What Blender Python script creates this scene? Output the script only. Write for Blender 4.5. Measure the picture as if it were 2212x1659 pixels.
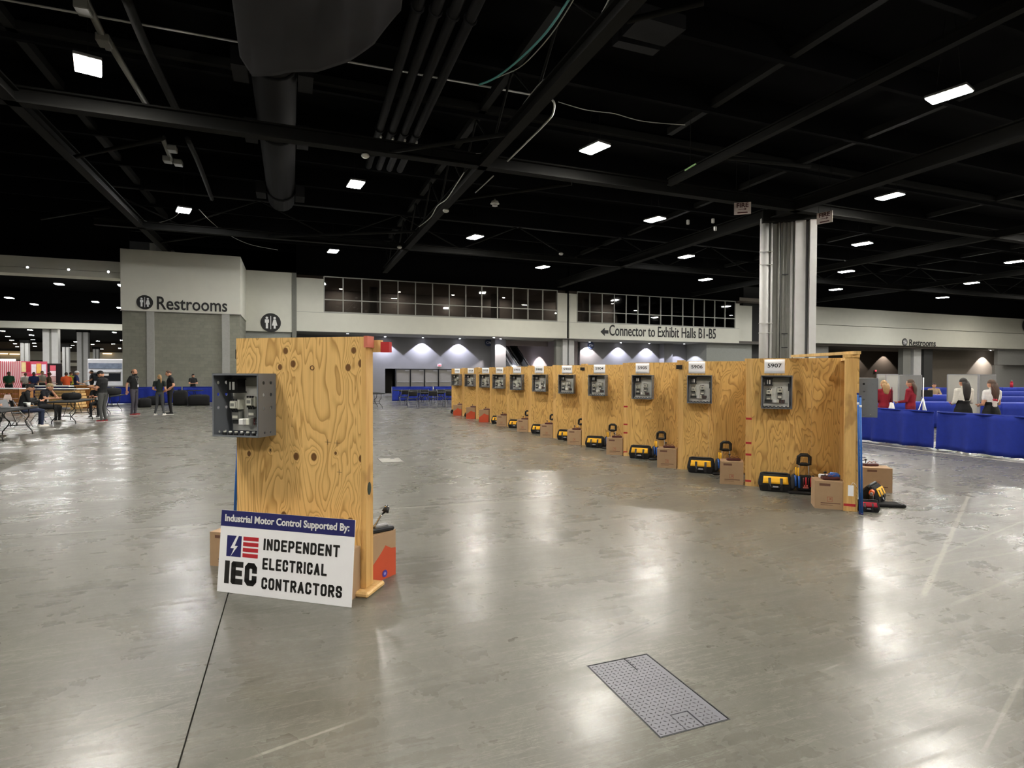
import bpy, bmesh, math, random
from mathutils import Vector, Matrix, Euler
for o in list(bpy.data.objects): bpy.data.objects.remove(o, do_unlink=True)
random.seed(7)
SC = bpy.context.scene
COL = SC.collection
PI = math.pi
# ---------------------------------------------------------------- camera
F, CX, CY, EYE = 1240.0, 1106.0, 829.5, 1.64
def _n(v): return v / v.length
_a = Vector((630 - CX, -(807 - CY), F))                 # direction of the hall's long axis (world +Y)
_v = -(818 - CY)
_b = Vector((-(_a.y * _v + F * F) / _a.x, _v, F))       # direction of the hall's cross axis (world +X)
_Y, _X = _n(_a), _n(_b)
_Z = _Y.cross(_X)
if _Z.y < 0: _Z = -_Z
def ray(px, py):
    c = Vector((px - CX, -(py - CY), F))
    return Vector((_X.dot(c), _Y.dot(c), _Z.dot(c)))
def G(px, py, z=0.0):
    d = ray(px, py); t = (z - EYE) / d.z
    return Vector((d.x * t, d.y * t, z))
def AY(px, py, Y):
    d = ray(px, py); t = Y / d.y
    return Vector((d.x * t, Y, EYE + d.z * t))
def AX(px, py, X):
    d = ray(px, py); t = X / d.x
    return Vector((X, d.y * t, EYE + d.z * t))
def AD(px, py, D):                                       # at camera depth D
    d = ray(px, py) * (D / F)
    return Vector((d.x, d.y, EYE + d.z))
cam = bpy.data.cameras.new('camera')
cam.sensor_fit = 'HORIZONTAL'; cam.sensor_width = 36.0; cam.lens = 36.0 * F / 2212.0
cam.clip_start = 0.05; cam.clip_end = 600
camo = bpy.data.objects.new('camera', cam); COL.objects.link(camo)
_r = Vector((_X.x, _Y.x, _Z.x)); _u = Vector((_X.y, _Y.y, _Z.y)); _f = Vector((_X.z, _Y.z, _Z.z))
camo.matrix_world = Matrix(((_r.x, _u.x, -_f.x, 0), (_r.y, _u.y, -_f.y, 0), (_r.z, _u.z, -_f.z, EYE), (0, 0, 0, 1)))
SC.camera = camo
# ---------------------------------------------------------------- world and exposure
w = bpy.data.worlds.new('world'); SC.world = w; w.use_nodes = True
w.node_tree.nodes['Background'].inputs[0].default_value = (0.02, 0.02, 0.022, 1)
w.node_tree.nodes['Background'].inputs[1].default_value = 0.3
SC.view_settings.view_transform = 'Standard'; SC.view_settings.look = 'None'
SC.view_settings.gamma = 1.0; SC.view_settings.use_curve_mapping = False
SC.view_settings.exposure = 1.35
LAMP = 150.0           # radiance of the high-bay diffusers
# ---------------------------------------------------------------- mesh helpers
def link(o, parent=None):
    COL.objects.link(o)
    if parent is not None: o.parent = parent
    return o
class MB:
    def __init__(s): s.v = []; s.f = []; s.sm = []
    def add(s, vs, fs, sm=False):
        o = len(s.v); s.v += [tuple(x) for x in vs]
        s.f += [tuple(i + o for i in f) for f in fs]; s.sm += [sm] * len(fs); return s
    def box(s, a, b):
        x0, y0, z0 = a; x1, y1, z1 = b
        return s.add([(x0,y0,z0),(x1,y0,z0),(x1,y1,z0),(x0,y1,z0),(x0,y0,z1),(x1,y0,z1),(x1,y1,z1),(x0,y1,z1)],
            [(0,3,2,1),(4,5,6,7),(0,1,5,4),(1,2,6,5),(2,3,7,6),(3,0,4,7)])
    def bx(s, c, d, rot=None):
        m = MB().box((-d[0]/2,-d[1]/2,-d[2]/2),(d[0]/2,d[1]/2,d[2]/2))
        return s.merge(m, c, rot)
    def merge(s, m, c=(0,0,0), rot=None, sc=1.0):
        R = Euler(rot).to_matrix() if rot is not None else None
        o = len(s.v)
        for p in m.v:
            p = Vector(p) * sc
            if R is not None: p = R @ p
            s.v.append((p.x + c[0], p.y + c[1], p.z + c[2]))
        s.f += [tuple(i + o for i in f) for f in m.f]; s.sm += m.sm; return s
    def cbox(s, c, d, bev=0.01, rot=None, seg=1):
        bm = bmesh.new(); bmesh.ops.create_cube(bm, size=1)
        for v in bm.verts: v.co = Vector((v.co.x*d[0], v.co.y*d[1], v.co.z*d[2]))
        bmesh.ops.bevel(bm, geom=bm.edges[:], offset=bev, segments=seg, affect='EDGES', profile=.5)
        bm.verts.index_update()
        m = MB().add([v.co[:] for v in bm.verts], [[v.index for v in f.verts] for f in bm.faces]); bm.free()
        return s.merge(m, c, rot)
    def cyl(s, p0, p1, r0, r1=None, n=10, caps=True):
        if r1 is None: r1 = r0
        p0 = Vector(p0); p1 = Vector(p1); d = (p1 - p0)
        if d.length < 1e-6: return s
        d.normalize(); a = d.orthogonal().normalized(); b = d.cross(a)
        vs = []
        for p, r in ((p0, r0), (p1, r1)):
            for k in range(n):
                t = 2*PI*k/n; vs.append(p + a*math.cos(t)*r + b*math.sin(t)*r)
        fs = [(k, (k+1) % n, n+(k+1) % n, n+k) for k in range(n)]
        s.add(vs, fs, True)
        if caps:
            o = len(s.v) - 2*n
            s.f += [tuple(o+k for k in range(n))[::-1], tuple(o+n+k for k in range(n))]; s.sm += [False, False]
        return s
    def tube(s, pts, r, n=8, closed=False):
        pts = [Vector(p) for p in pts]; N = len(pts); vs = []; prev = None
        for i, p in enumerate(pts):
            if closed: d = pts[(i+1) % N] - pts[i-1]
            else: d = pts[min(i+1, N-1)] - pts[max(i-1, 0)]
            d.normalize()
            if prev is None: a = d.orthogonal().normalized()
            else:
                a = prev - d * prev.dot(d)
                a = a.normalized() if a.length > 1e-5 else d.orthogonal().normalized()
            prev = a; b = d.cross(a)
            rr = r[i] if isinstance(r, (list, tuple)) else r
            for k in range(n):
                t = 2*PI*k/n; vs.append(p + a*math.cos(t)*rr + b*math.sin(t)*rr)
        fs = []
        for i in range(N if closed else N-1):
            j = (i+1) % N
            for k in range(n): fs.append((i*n+k, i*n+(k+1) % n, j*n+(k+1) % n, j*n+k))
        s.add(vs, fs, True)
        if not closed:
            o = len(s.v) - N*n
            s.f += [tuple(o+k for k in range(n))[::-1], tuple(o+(N-1)*n+k for k in range(n))]; s.sm += [True, True]
        return s
    def ell(s, c, r, nu=14, nv=9, rot=None):
        m = MB(); vs = [(0,0,-r[2])]
        for j in range(1, nv):
            t = PI*j/nv - PI/2
            for i in range(nu):
                p = 2*PI*i/nu; vs.append((r[0]*math.cos(t)*math.cos(p), r[1]*math.cos(t)*math.sin(p), r[2]*math.sin(t)))
        vs.append((0,0,r[2])); fs = []; T = len(vs)-1
        for i in range(nu): fs.append((0, 1+(i+1) % nu, 1+i))
        for j in range(nv-2):
            for i in range(nu):
                a = 1+j*nu+i; b = 1+j*nu+(i+1) % nu; fs.append((a, b, b+nu, a+nu))
        o = 1+(nv-2)*nu
        for i in range(nu): fs.append((o+i, o+(i+1) % nu, T))
        m.add(vs, fs, True); return s.merge(m, c, rot)
    def prism(s, poly, y0, y1):           # polygon in (x,z), counter-clockwise seen from -y
        n = len(poly); vs = [(x, y0, z) for x, z in poly] + [(x, y1, z) for x, z in poly]
        fs = [tuple(range(n)), tuple(range(2*n-1, n-1, -1))] + [(i, i+n, (i+1) % n + n, (i+1) % n) for i in range(n)]
        return s.add(vs, fs)
    def loft(s, rings, cap=True, sm=True):
        n = len(rings[0]); vs = [p for r in rings for p in r]; fs = []
        for i in range(len(rings)-1):
            for k in range(n): fs.append((i*n+k, i*n+(k+1) % n, (i+1)*n+(k+1) % n, (i+1)*n+k))
        s.add(vs, fs, sm)
        if cap:
            o = len(s.v)-len(vs)
            s.f += [tuple(o+k for k in range(n))[::-1], tuple(o+(len(rings)-1)*n+k for k in range(n))]; s.sm += [sm, sm]
        return s
    def grid(s, fn, nu, nv, sm=True):
        vs = [fn(i/nu, j/nv) for j in range(nv+1) for i in range(nu+1)]
        fs = [(j*(nu+1)+i, j*(nu+1)+i+1, (j+1)*(nu+1)+i+1, (j+1)*(nu+1)+i) for j in range(nv) for i in range(nu)]
        return s.add(vs, fs, sm)
    def mesh(s, name):
        me = bpy.data.meshes.new(name); me.from_pydata(s.v, [], s.f)
        me.polygons.foreach_set('use_smooth', s.sm); me.update(); return me
    def build(s, name, m, parent=None, solid=0):
        me = s.mesh(name); me.materials.append(m)
        o = link(bpy.data.objects.new(name, me), parent)
        if solid:
            md = o.modifiers.new('thickness', 'SOLIDIFY'); md.thickness = solid; md.offset = 0
        return o
def tag(o, label=None, cat=None, group=None, kind=None):
    if label: o['label'] = label
    if cat: o['category'] = cat
    if group: o['group'] = group
    if kind: o['kind'] = kind
    return o
def thing(name, label, cat, loc=(0,0,0), rz=0.0, group=None):
    o = link(bpy.data.objects.new(name, None)); o.empty_display_size = .2
    o.location = loc; o.rotation_euler = (0, 0, rz)
    return tag(o, label, cat, group)
def struct(name, mb, m, label=None):
    o = mb.build(name, m); o['kind'] = 'structure'
    if label: o['label'] = label
    return o
def sempty(name, label=None, loc=(0,0,0), rz=0):
    o = link(bpy.data.objects.new(name, None)); o.location = loc; o.rotation_euler = (0,0,rz); o['kind'] = 'structure'
    if label: o['label'] = label
    return o
def meshobj(name, me, parent=None, loc=(0,0,0), rot=(0,0,0), m=None, sc=(1,1,1)):
    if m is not None:
        if not me.materials: me.materials.append(m)
        elif me.materials[0] != m: me = me.copy(); me.materials[0] = m
    o = link(bpy.data.objects.new(name, me), parent); o.location = loc; o.rotation_euler = rot; o.scale = sc; return o
def copy_tree(o, parent=None):
    c = o.copy(); COL.objects.link(c); c.parent = parent
    for ch in o.children: copy_tree(ch, c)
    return c
# ---------------------------------------------------------------- materials
def lin(h):
    h = h.lstrip('#'); r = [int(h[i:i+2], 16)/255 for i in (0, 2, 4)]
    return tuple(((x+.055)/1.055)**2.4 if x > .04045 else x/12.92 for x in r) + (1,)
def dim(c, k): return (c[0]*k, c[1]*k, c[2]*k, 1)
MATS = {}
def mat(name, hexc, rough=.6, metal=0., var=.12, scale=9., bump=0., spec=.5, emit=0., ecol=None, trans=0.):
    if name in MATS: return MATS[name]
    m = bpy.data.materials.new(name); m.use_nodes = True; nt = m.node_tree; b = nt.nodes['Principled BSDF']
    c = lin(hexc); tc = nt.nodes.new('ShaderNodeTexCoord'); no = nt.nodes.new('ShaderNodeTexNoise')
    no.inputs['Scale'].default_value = scale; no.inputs['Detail'].default_value = 4
    nt.links.new(tc.outputs['Object'], no.inputs['Vector'])
    mx = nt.nodes.new('ShaderNodeMix'); mx.data_type = 'RGBA'
    mx.inputs[6].default_value = dim(c, 1-var); mx.inputs[7].default_value = dim(c, 1+var)
    nt.links.new(no.outputs['Fac'], mx.inputs[0]); nt.links.new(mx.outputs[2], b.inputs['Base Color'])
    b.inputs['Roughness'].default_value = rough; b.inputs['Metallic'].default_value = metal
    b.inputs['Specular IOR Level'].default_value = spec
    if bump:
        bp = nt.nodes.new('ShaderNodeBump'); bp.inputs['Strength'].default_value = bump; bp.inputs['Distance'].default_value = .01
        nt.links.new(no.outputs['Fac'], bp.inputs['Height']); nt.links.new(bp.outputs[0], b.inputs['Normal'])
    if emit:
        b.inputs['Emission Color'].default_value = lin(ecol or hexc); b.inputs['Emission Strength'].default_value = emit
    if trans: b.inputs['Transmission Weight'].default_value = trans
    MATS[name] = m; return m
class NT:                                   # tiny node-graph writer
    def __init__(s, name):
        s.m = bpy.data.materials.new(name); s.m.use_nodes = True; s.t = s.m.node_tree; s.b = s.t.nodes['Principled BSDF']
        MATS[name] = s.m
    def n(s, ty, **k):
        x = s.t.nodes.new(ty)
        for a, b in k.items(): setattr(x, a, b)
        return x
    def l(s, a, b): s.t.links.new(a, b)
    def put(s, sock, v):
        if hasattr(v, 'is_linked') or isinstance(v, bpy.types.NodeSocket): s.l(v, sock)
        else: sock.default_value = v
    def math(s, op, a, b=0., c=None, clamp=False):
        x = s.n('ShaderNodeMath', operation=op, use_clamp=clamp); s.put(x.inputs[0], a); s.put(x.inputs[1], b)
        if c is not None: s.put(x.inputs[2], c)
        return x.outputs[0]
    def vm(s, op, a, b=None, out=0):
        x = s.n('ShaderNodeVectorMath', operation=op); s.put(x.inputs[0], a)
        if b is not None: s.put(x.inputs[1], b)
        return x.outputs[out]
    def noise(s, vec, scale, detail=4, rough=.5, dist=0.):
        x = s.n('ShaderNodeTexNoise'); s.l(vec, x.inputs['Vector']); x.inputs['Scale'].default_value = scale
        x.inputs['Detail'].default_value = detail; x.inputs['Roughness'].default_value = rough; x.inputs['Distortion'].default_value = dist
        return x.outputs['Fac']
    def mix(s, f, a, b):
        x = s.n('ShaderNodeMix', data_type='RGBA'); s.put(x.inputs[0], f); s.put(x.inputs[6], a); s.put(x.inputs[7], b); return x.outputs[2]
    def mr(s, v, a, b, c, d, smooth=False):
        x = s.n('ShaderNodeMapRange', interpolation_type='SMOOTHSTEP' if smooth else 'LINEAR'); s.put(x.inputs[0], v)
        for i, q in enumerate((a, b, c, d)): x.inputs[i+1].default_value = q
        return x.outputs[0]
    def scale(s, vec, sc):
        x = s.n('ShaderNodeMapping'); s.l(vec, x.inputs['Vector']); x.inputs['Scale'].default_value = sc; return x.outputs[0]
def plywood(name, light, dark, knots=(), freq=22., random_off=True):
    t = NT(name); co = t.n('ShaderNodeTexCoord').outputs['Object']
    if random_off:
        oi = t.n('ShaderNodeObjectInfo').outputs['Random']
        off = t.n('ShaderNodeCombineXYZ'); t.l(t.math('MULTIPLY', oi, 37.), off.inputs[0]); t.l(t.math('MULTIPLY', oi, 91.), off.inputs[2])
        vec = t.vm('ADD', co, off.outputs[0])
    else: vec = co
    field = t.noise(t.scale(vec, (3.4, 1, .8)), 1.0, 2.6, .5, .55)
    kmask = None
    for kx, kz, kr in knots:
        d = t.vm('LENGTH', t.vm('MULTIPLY', t.vm('SUBTRACT', co, (kx, 0, kz)), (1, 0, .8)), out=1)
        g = t.math('POWER', 2.718, t.math('MULTIPLY', t.math('POWER', t.math('DIVIDE', d, kr*2.0), 2.), -1.))
        field = t.math('ADD', field, t.math('MULTIPLY', g, .09))
        mk = t.mr(d, kr*.75, kr*1.1, 1., 0., True)
        kmask = mk if kmask is None else t.math('MAXIMUM', kmask, mk)
    ring = t.math('FRACT', t.math('MULTIPLY', field, freq))
    line = t.mr(ring, .35, .92, 0., 1.)
    line = t.math('MULTIPLY', t.math('POWER', line, 1.8), t.mr(ring, .92, 1., 1., 0.))
    fib = t.noise(t.scale(vec, (90, 90, 2.2)), 1., 3, .6)
    big = t.noise(t.scale(vec, (1.6, 1, 1.0)), 1.6, 2)
    L, D = lin(light), lin(dark)
    c = t.mix(t.math('MULTIPLY', line, t.mr(big, .3, .7, .5, .95)), L, D)
    c = t.mix(t.mr(fib, .35, .75, 0., .22), c, dim(D, .9))
    c = t.mix(t.mr(big, .25, .75, .0, .35), c, dim(L, .8))
    if kmask is not None: c = t.mix(t.math('MULTIPLY', kmask, .9), c, lin('#5a3517'))
    t.l(c, t.b.inputs['Base Color']); t.b.inputs['Roughness'].default_value = .55
    t.b.inputs['Specular IOR Level'].default_value = .3
    bp = t.n('ShaderNodeBump'); bp.inputs['Strength'].default_value = .15; bp.inputs['Distance'].default_value = .004
    t.l(fib, bp.inputs['Height']); t.l(bp.outputs[0], t.b.inputs['Normal'])
    return t.m
def lumber(name, light, dark):
    t = NT(name); co = t.n('ShaderNodeTexCoord').outputs['Object']
    g = t.noise(t.scale(co, (14, 14, .8)), 1.5, 4, .6, .6); s2 = t.noise(t.scale(co, (3, 3, 2)), 2., 2)
    c = t.mix(t.mr(g, .35, .7, 0., .8), lin(light), lin(dark)); c = t.mix(t.mr(s2, .62, .72, 0., .6), c, dim(lin(dark), .6))
    t.l(c, t.b.inputs['Base Color']); t.b.inputs['Roughness'].default_value = .6; return t.m
# ---------------------------------------------------------------- shared materials
cream = mat('cream_wall_paint', '#d6d5c8', .7, var=.05, scale=2, bump=.05)
greywall = mat('grey_wall_paint', '#84847f', .75, var=.06, scale=2)
mauve = mat('mauve_wall_paint', '#93888a', .75, var=.06, scale=2)
palewall = mat('pale_partition', '#b4b2ab', .6, var=.05, scale=3)
blackceil = mat('black_ceiling_paint', '#0a0a0b', .95, var=.3, scale=3, spec=.05)
blacksteel = mat('black_steel_paint', '#141413', .75, var=.3, scale=3, spec=.15)
ductgrey = mat('dark_duct', '#18181a', .8, var=.25, scale=2, spec=.15)
clothm = mat('dark_ceiling_cloth', '#26262b', .9, var=.2, scale=2)
conduit = mat('galvanised_conduit', '#b9b9b4', .4, .3)
colwhite = mat('column_white_paint', '#c6c6c4', .55, var=.08, scale=3)
colgrey = mat('column_grey_paint', '#84847e', .6, var=.12, scale=3)
white = mat('white_plastic', '#e6e6e4', .45, var=.03)
paper = mat('white_paper', '#f2f2f4', .75, var=.02)
black = mat('black_plastic', '#141416', .45, var=.25)
blackcloth = mat('black_fabric', '#0c0c0e', .9, var=.3, scale=60)
darkmetal = mat('dark_metal', '#2e2f31', .45, .4)
steel = mat('steel', '#9a9b9c', .35, .7)
chrome = mat('chrome', '#c8c8c8', .15, 1.)
inkblack = mat('black_lettering', '#1b1a18', .6, var=.05)
navy = mat('navy_print', '#1f2160', .6, var=.05)
redprint = mat('red_print', '#b8232f', .6, var=.05)
bluedrape = mat('blue_drape_fabric', '#0c2688', .85, var=.2, scale=14)
alum = mat('aluminium_pole', '#b5b6bb', .35, .6)
enclosure_grey = mat('enclosure_grey_enamel', '#70747a', .5, var=.05, scale=5)
enclosure_dark = mat('enclosure_inner_shell', '#6a6e76', .5, var=.05, scale=5)
plate_grey = mat('galvanised_back_plate', '#e0e0da', .5, 0., var=.1)
relay_grey = mat('relay_grey_plastic', '#dcdccf', .5)
relay_mid = mat('relay_mid_grey_plastic', '#7c7d79', .5)
yellow = mat('yellow_fabric', '#edb322', .75, var=.12)
redfab = mat('red_fabric', '#a3152b', .75, var=.15)
cardboard = mat('cardboard', '#a98b6b', .8, var=.08, scale=14)
cardprint = mat('brown_box_print', '#6a4a3a', .8)
cardred = mat('orange_red_box_print', '#c8502e', .75, var=.08)
maroon = mat('maroon_case', '#4a1f20', .5)
bluetool = mat('blue_plastic', '#2b5aa8', .45)
bluepole = mat('blue_pole_paint', '#1e5fae', .4)
redpaint = mat('red_spray_paint', '#b3262a', .6, var=.2)
pine = lumber('pine_lumber', '#e2b973', '#bd8b4a')
freshpine = lumber('fresh_pine_lumber', '#e6c285', '#c99a55')
ply_row = plywood('plywood_sheet', '#e4b970', '#8a5b24')
gold_glow = mat('warm_sign_light', '#ffd9a0', .5, emit=1.2)
exitred = mat('exit_sign_red', '#e02030', .5, emit=2.5, ecol='#ff2038')
glowwhite = mat('small_downlight_glow', '#f4f4ff', .5, emit=25., ecol='#f0f0ff')
lampglow = mat('high_bay_diffuser', '#fff6dc', .5, emit=LAMP, ecol='#fffaf0')
lampfar = mat('high_bay_diffuser_far', '#f6f8ff', .5, emit=LAMP*1.2, ecol='#f8f6f2')
lampcool = mat('high_bay_diffuser_cool', '#f6f8ff', .5, emit=LAMP, ecol='#f6f5f2')
# ---------------------------------------------------------------- text and plates (made first, while the scene is small)
TXT = {}
def text_mesh(key, s, size=1., bold=0., ext=.004, sx=1., align='LEFT', space=1.):
    cu = bpy.data.curves.new('t', 'FONT'); cu.body = s; cu.size = size; cu.extrude = ext; cu.offset = bold
    cu.align_x = align; cu.space_character = space; cu.resolution_u = 3
    o = bpy.data.objects.new('t', cu); COL.objects.link(o); bpy.context.view_layer.update()
    dg = bpy.context.evaluated_depsgraph_get(); me = bpy.data.meshes.new_from_object(o.evaluated_get(dg), depsgraph=dg)
    bpy.data.objects.remove(o); bpy.data.curves.remove(cu)
    for v in me.vertices: v.co.x *= sx
    me.materials.clear(); me.name = 'lettering'; TXT[key] = me; return me
def text_w(me):
    xs = [v.co.x for v in me.vertices]; return min(xs), max(xs)
def put_text(key, width, m, parent, loc, rot=(PI/2, 0, 0), name='lettering', height=None):
    """place lettering with its left edge and baseline at loc, scaled to width (and cap height)"""
    me = TXT[key]; a, b = text_w(me); k = width/(b-a)
    ys = [v.co.y for v in me.vertices]; h = (max(ys)-min(ys))
    ky = height/h if height else k
    o = meshobj(name, me.copy(), parent, loc, rot, None, (k, ky, 1)); o.data.materials.append(m)
    R = Euler(rot).to_matrix(); o.location = Vector(loc) - R @ Vector((a*k, 0, 0)); return o
for k, s in {'rest': 'Restrooms', 'conn': 'Connector to Exhibit Halls B1-B5', 'C3b': 'C3b', 'C2d': 'C2d', 'FIRE': 'FIRE', 'EXIT': 'EXIT'}.items():
    text_mesh(k, s, bold={'FIRE': .02, 'rest': .014}.get(k, .01), ext=.012)
text_mesh('imc', 'Industrial Motor Control Supported By:', bold=.026, ext=.001)
STATIONS = ['5907','5906','5905','5904','5903','5902','5901','5926','5925','5924','5923']
for s in STATIONS: text_mesh(s, s, bold=.012, ext=.001)
# squared display letters drawn as strokes on a 4 x 6 grid
STROKES = {'I':[[(0,0),(0,6)]], 'N':[[(0,0),(0,6),(3,0),(3,6)]], 'D':[[(0,0),(0,6),(2.2,6),(3,5.2),(3,.8),(2.2,0),(0,0)]],
 'E':[[(3,6),(0,6),(0,0),(3,0)],[(0,3),(2.6,3)]], 'P':[[(0,0),(0,6),(2.2,6),(3,5.2),(3,3.3),(2.2,2.5),(0,2.5)]],
 'T':[[(0,6),(3.4,6)],[(1.7,6),(1.7,0)]], 'L':[[(0,6),(0,0),(3,0)]], 'C':[[(3,4.4),(3,5.2),(2.3,6),(.7,6),(0,5.2),(0,.8),(.7,0),(2.3,0),(3,.8),(3,1.6)]],
 'R':[[(0,0),(0,6),(2.2,6),(3,5.2),(3,3.6),(2.2,2.8),(0,2.8)],[(1.5,2.8),(3.1,0)]], 'A':[[(0,0),(1.6,6),(3.2,0)],[(.5,1.7),(2.7,1.7)]],
 'O':[[(.7,0),(2.3,0),(3,.8),(3,5.2),(2.3,6),(.7,6),(0,5.2),(0,.8),(.7,0)]],
 'S':[[(3,4.5),(3,5.2),(2.3,6),(.7,6),(0,5.2),(0,3.9),(.7,3.2),(2.3,2.8),(3,2.1),(3,.8),(2.3,0),(.7,0),(0,.8),(0,1.5)]]}
def block_text(s, w, h, t, y=-.002, gap=.011):
    """squared lettering in the (x,z) plane, left edge at 0, width w, height h, stroke t"""
    LW = {'I': 0., 'T': 3.4, 'A': 3.2, 'R': 3.1}
    kx = (w - len(s)*t - (len(s)-1)*gap)/sum(LW.get(c, 3.) for c in s); kz = (h-t)/6.; m = MB(); x0 = 0
    for c in s:
        for st in STROKES[c]:
            P = [Vector(((x0+a)*kx + t/2, b*kz + t/2)) for a, b in st]
            closed = (P[0]-P[-1]).length < 1e-6
            for i in range(len(P)-1):
                a, b = P[i], P[i+1]; d = (b-a).normalized(); n = Vector((-d.y, d.x))*t/2
                e0 = 0 if (i == 0 and not closed) else t*.2
                e1 = 0 if (i == len(P)-2 and not closed) else t*.2
                if i == 0 and not closed: e0 = t/2
                if i == len(P)-2 and not closed: e1 = t/2
                a2 = a - d*e0; b2 = b + d*e1
                q = [a2-n, b2-n, b2+n, a2+n]
                m.prism([(p.x, p.y) for p in q], y, 0)
            for p in (P if closed else P[1:-1]):
                m.prism([(p.x+t/2*math.cos(2*PI*k/8), p.y+t/2*math.sin(2*PI*k/8)) for k in range(8)], y, 0)
        x0 += LW.get(c, 3.) + (t+gap)/kx
    return m
def holed_plate(w, h, holes, t, name):
    cu = bpy.data.curves.new('p', 'CURVE'); cu.dimensions = '2D'; cu.fill_mode = 'BOTH'; cu.extrude = t/2
    def poly(pts):
        sp = cu.splines.new('POLY'); sp.points.add(len(pts)-1); sp.use_cyclic_u = True
        for q, (x, y) in zip(sp.points, pts): q.co = (x, y, 0, 1)
    poly([(0,0),(w,0),(w,h),(0,h)])
    for x, y, r in holes: poly([(x+r*math.cos(2*PI*k/12), y+r*math.sin(2*PI*k/12)) for k in range(12)])
    o = bpy.data.objects.new('p', cu); COL.objects.link(o); bpy.context.view_layer.update()
    dg = bpy.context.evaluated_depsgraph_get(); me = bpy.data.meshes.new_from_object(o.evaluated_get(dg), depsgraph=dg)
    bpy.data.objects.remove(o); me.name = name; me.materials.clear(); return me
ENC_W, ENC_H, ENC_D = .40, .475, .205
SIDE = holed_plate(ENC_D, ENC_H, [(.06,.44-.035,.013),(.145,.44-.035,.013),(.06,.315,.013),(.145,.315,.013),(.06,.215,.013),(.145,.215,.013),(.07,.03,.009),(.14,.03,.009)], .003, 'side_panel')
# ---------------------------------------------------------------- people
skin_l = mat('skin_light', '#d19a7c', .55, var=.06, scale=20)
skin_d = mat('skin_dark', '#6e4630', .55, var=.06, scale=20)
hairdark = mat('hair_dark', '#1d1613', .6, var=.3, scale=60)
hairbrown = mat('hair_brown', '#4a3324', .6, var=.3, scale=60)
hairblond = mat('hair_blond', '#a8865a', .6, var=.3, scale=60)
hairgrey = mat('hair_grey', '#8b867e', .6, var=.3, scale=60)
eyem = mat('eye_dark', '#191310', .3); lipm = mat('lips', '#8e4a40', .6)
def cl(h): return mat('cloth_' + h.strip('#'), h, .85, var=.15, scale=25)
def capsule(m, p0, p1, r0, r1, n=12):
    p0 = Vector(p0); p1 = Vector(p1); m.cyl(p0, p1, r0, r1, n); m.ell(p0, (r0,)*3, n, 7); m.ell(p1, (r1,)*3, n, 7)
STAND = dict(pelvis=(0,0,.95), waist=(0,.005,1.08), chest=(0,-.01,1.32), neck=(0,-.015,1.475), head=(0,.015,1.615),
  shR=(.185,-.01,1.415), elR=(.225,-.04,1.13), wrR=(.225,.03,.89), shL=(-.185,-.01,1.415), elL=(-.225,-.04,1.13), wrL=(-.225,.03,.89),
  hiR=(.09,0,.91), knR=(.10,.02,.50), anR=(.105,-.03,.09), hiL=(-.09,0,.91), knL=(-.10,.02,.50), anL=(-.105,-.03,.09))
def SIT(**k):
    p = dict(STAND); dz = .95-.56
    for j in ('pelvis','waist','chest','neck','head','shR','elR','wrR','shL','elL','wrL'): a = p[j]; p[j] = (a[0], a[1], a[2]-dz)
    p.update(hiR=(.09,.03,.53), hiL=(-.09,.03,.53), knR=(.12,.46,.50), knL=(-.12,.46,.50), anR=(.12,.44,.09), anL=(-.12,.44,.09)); p.update(k); return p
def seg_dist(p, a, b):
    d = b-a; t = max(0, min(1, (p-a).dot(d)/max(d.length_squared, 1e-9))); return (p-(a+d*t)).length
def hand_mb(wr, d, out, s, curl=.5):
    """palm and five separate bent fingers; wr wrist, d pointing direction, out: side the thumb leaves towards"""
    d = d.normalized(); out = (out - d*out.dot(d)).normalized(); up = d.cross(out); m = MB()
    pw, pl, pt = .042*s, .095*s, .014*s
    rings = []
    for t, k in ((0, .65), (.35, .95), (.8, 1.05), (1., .95)):
        c = wr + d*pl*t
        rings.append([c + out*math.cos(q)*pw*k + up*math.sin(q)*pt for q in [2*PI*i/10 for i in range(10)]])
    m.loft(rings)
    for i, L in enumerate((.072, .082, .078, .06)):
        b = wr + d*pl*.96 + out*(pw*(.75-.5*i)); q = d
        pts = [b]
        for j, f in enumerate((.45, .32, .23)):
            q = (q + up*curl*.55).normalized(); pts.append(pts[-1] + q*L*s*f)
        m.tube(pts, [.0095*s, .009*s, .008*s, .006*s], 6)
    b = wr + d*pl*.25 + out*pw*.8; q = (d*.7 + out*.75).normalized(); pts = [b, b+q*.035*s]
    q = (d + out*.25 + up*.3).normalized(); pts += [pts[-1]+q*.03*s, pts[-1]+q*.055*s]
    m.tube(pts, [.013*s, .011*s, .01*s, .007*s], 6); return m
def head_mb(s):
    """head centred at the origin looking along +y"""
    m = MB(); m.ell((0,0,0), (1,1,1), 22, 16); vs = []
    for x, y, z in m.v:
        k = 1.0
        if z < 0: k = 1 - .34*(-z)**1.6
        yy = y*(.098 if y > 0 else .102)
        if z < -.1 and y > 0: yy *= 1 + .05*(-z)
        if z < -.3 and y < 0: yy *= 1 - .5*(-z-.3)
        if y > .75: yy -= .012*max(0, 1-abs(z-.12)*7)*(1 if .15 < abs(x) < .6 else 0)
        vs.append((x*.076*k*s, yy*s, z*.118*s))
    m.v = vs
    m.loft([[(-.006*s,.088*s,.02*s),(.006*s,.088*s,.02*s),(0,.098*s,.022*s)],[(-.016*s,.09*s,-.028*s),(.016*s,.09*s,-.028*s),(0,.123*s,-.026*s)],[(-.01*s,.09*s,-.036*s),(.01*s,.09*s,-.036*s),(0,.1*s,-.038*s)]])
    for e in (-1, 1): m.ell((e*.076*s, -.008*s, -.008*s), (.011*s, .02*s, .03*s), 8, 6)
    return m
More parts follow.
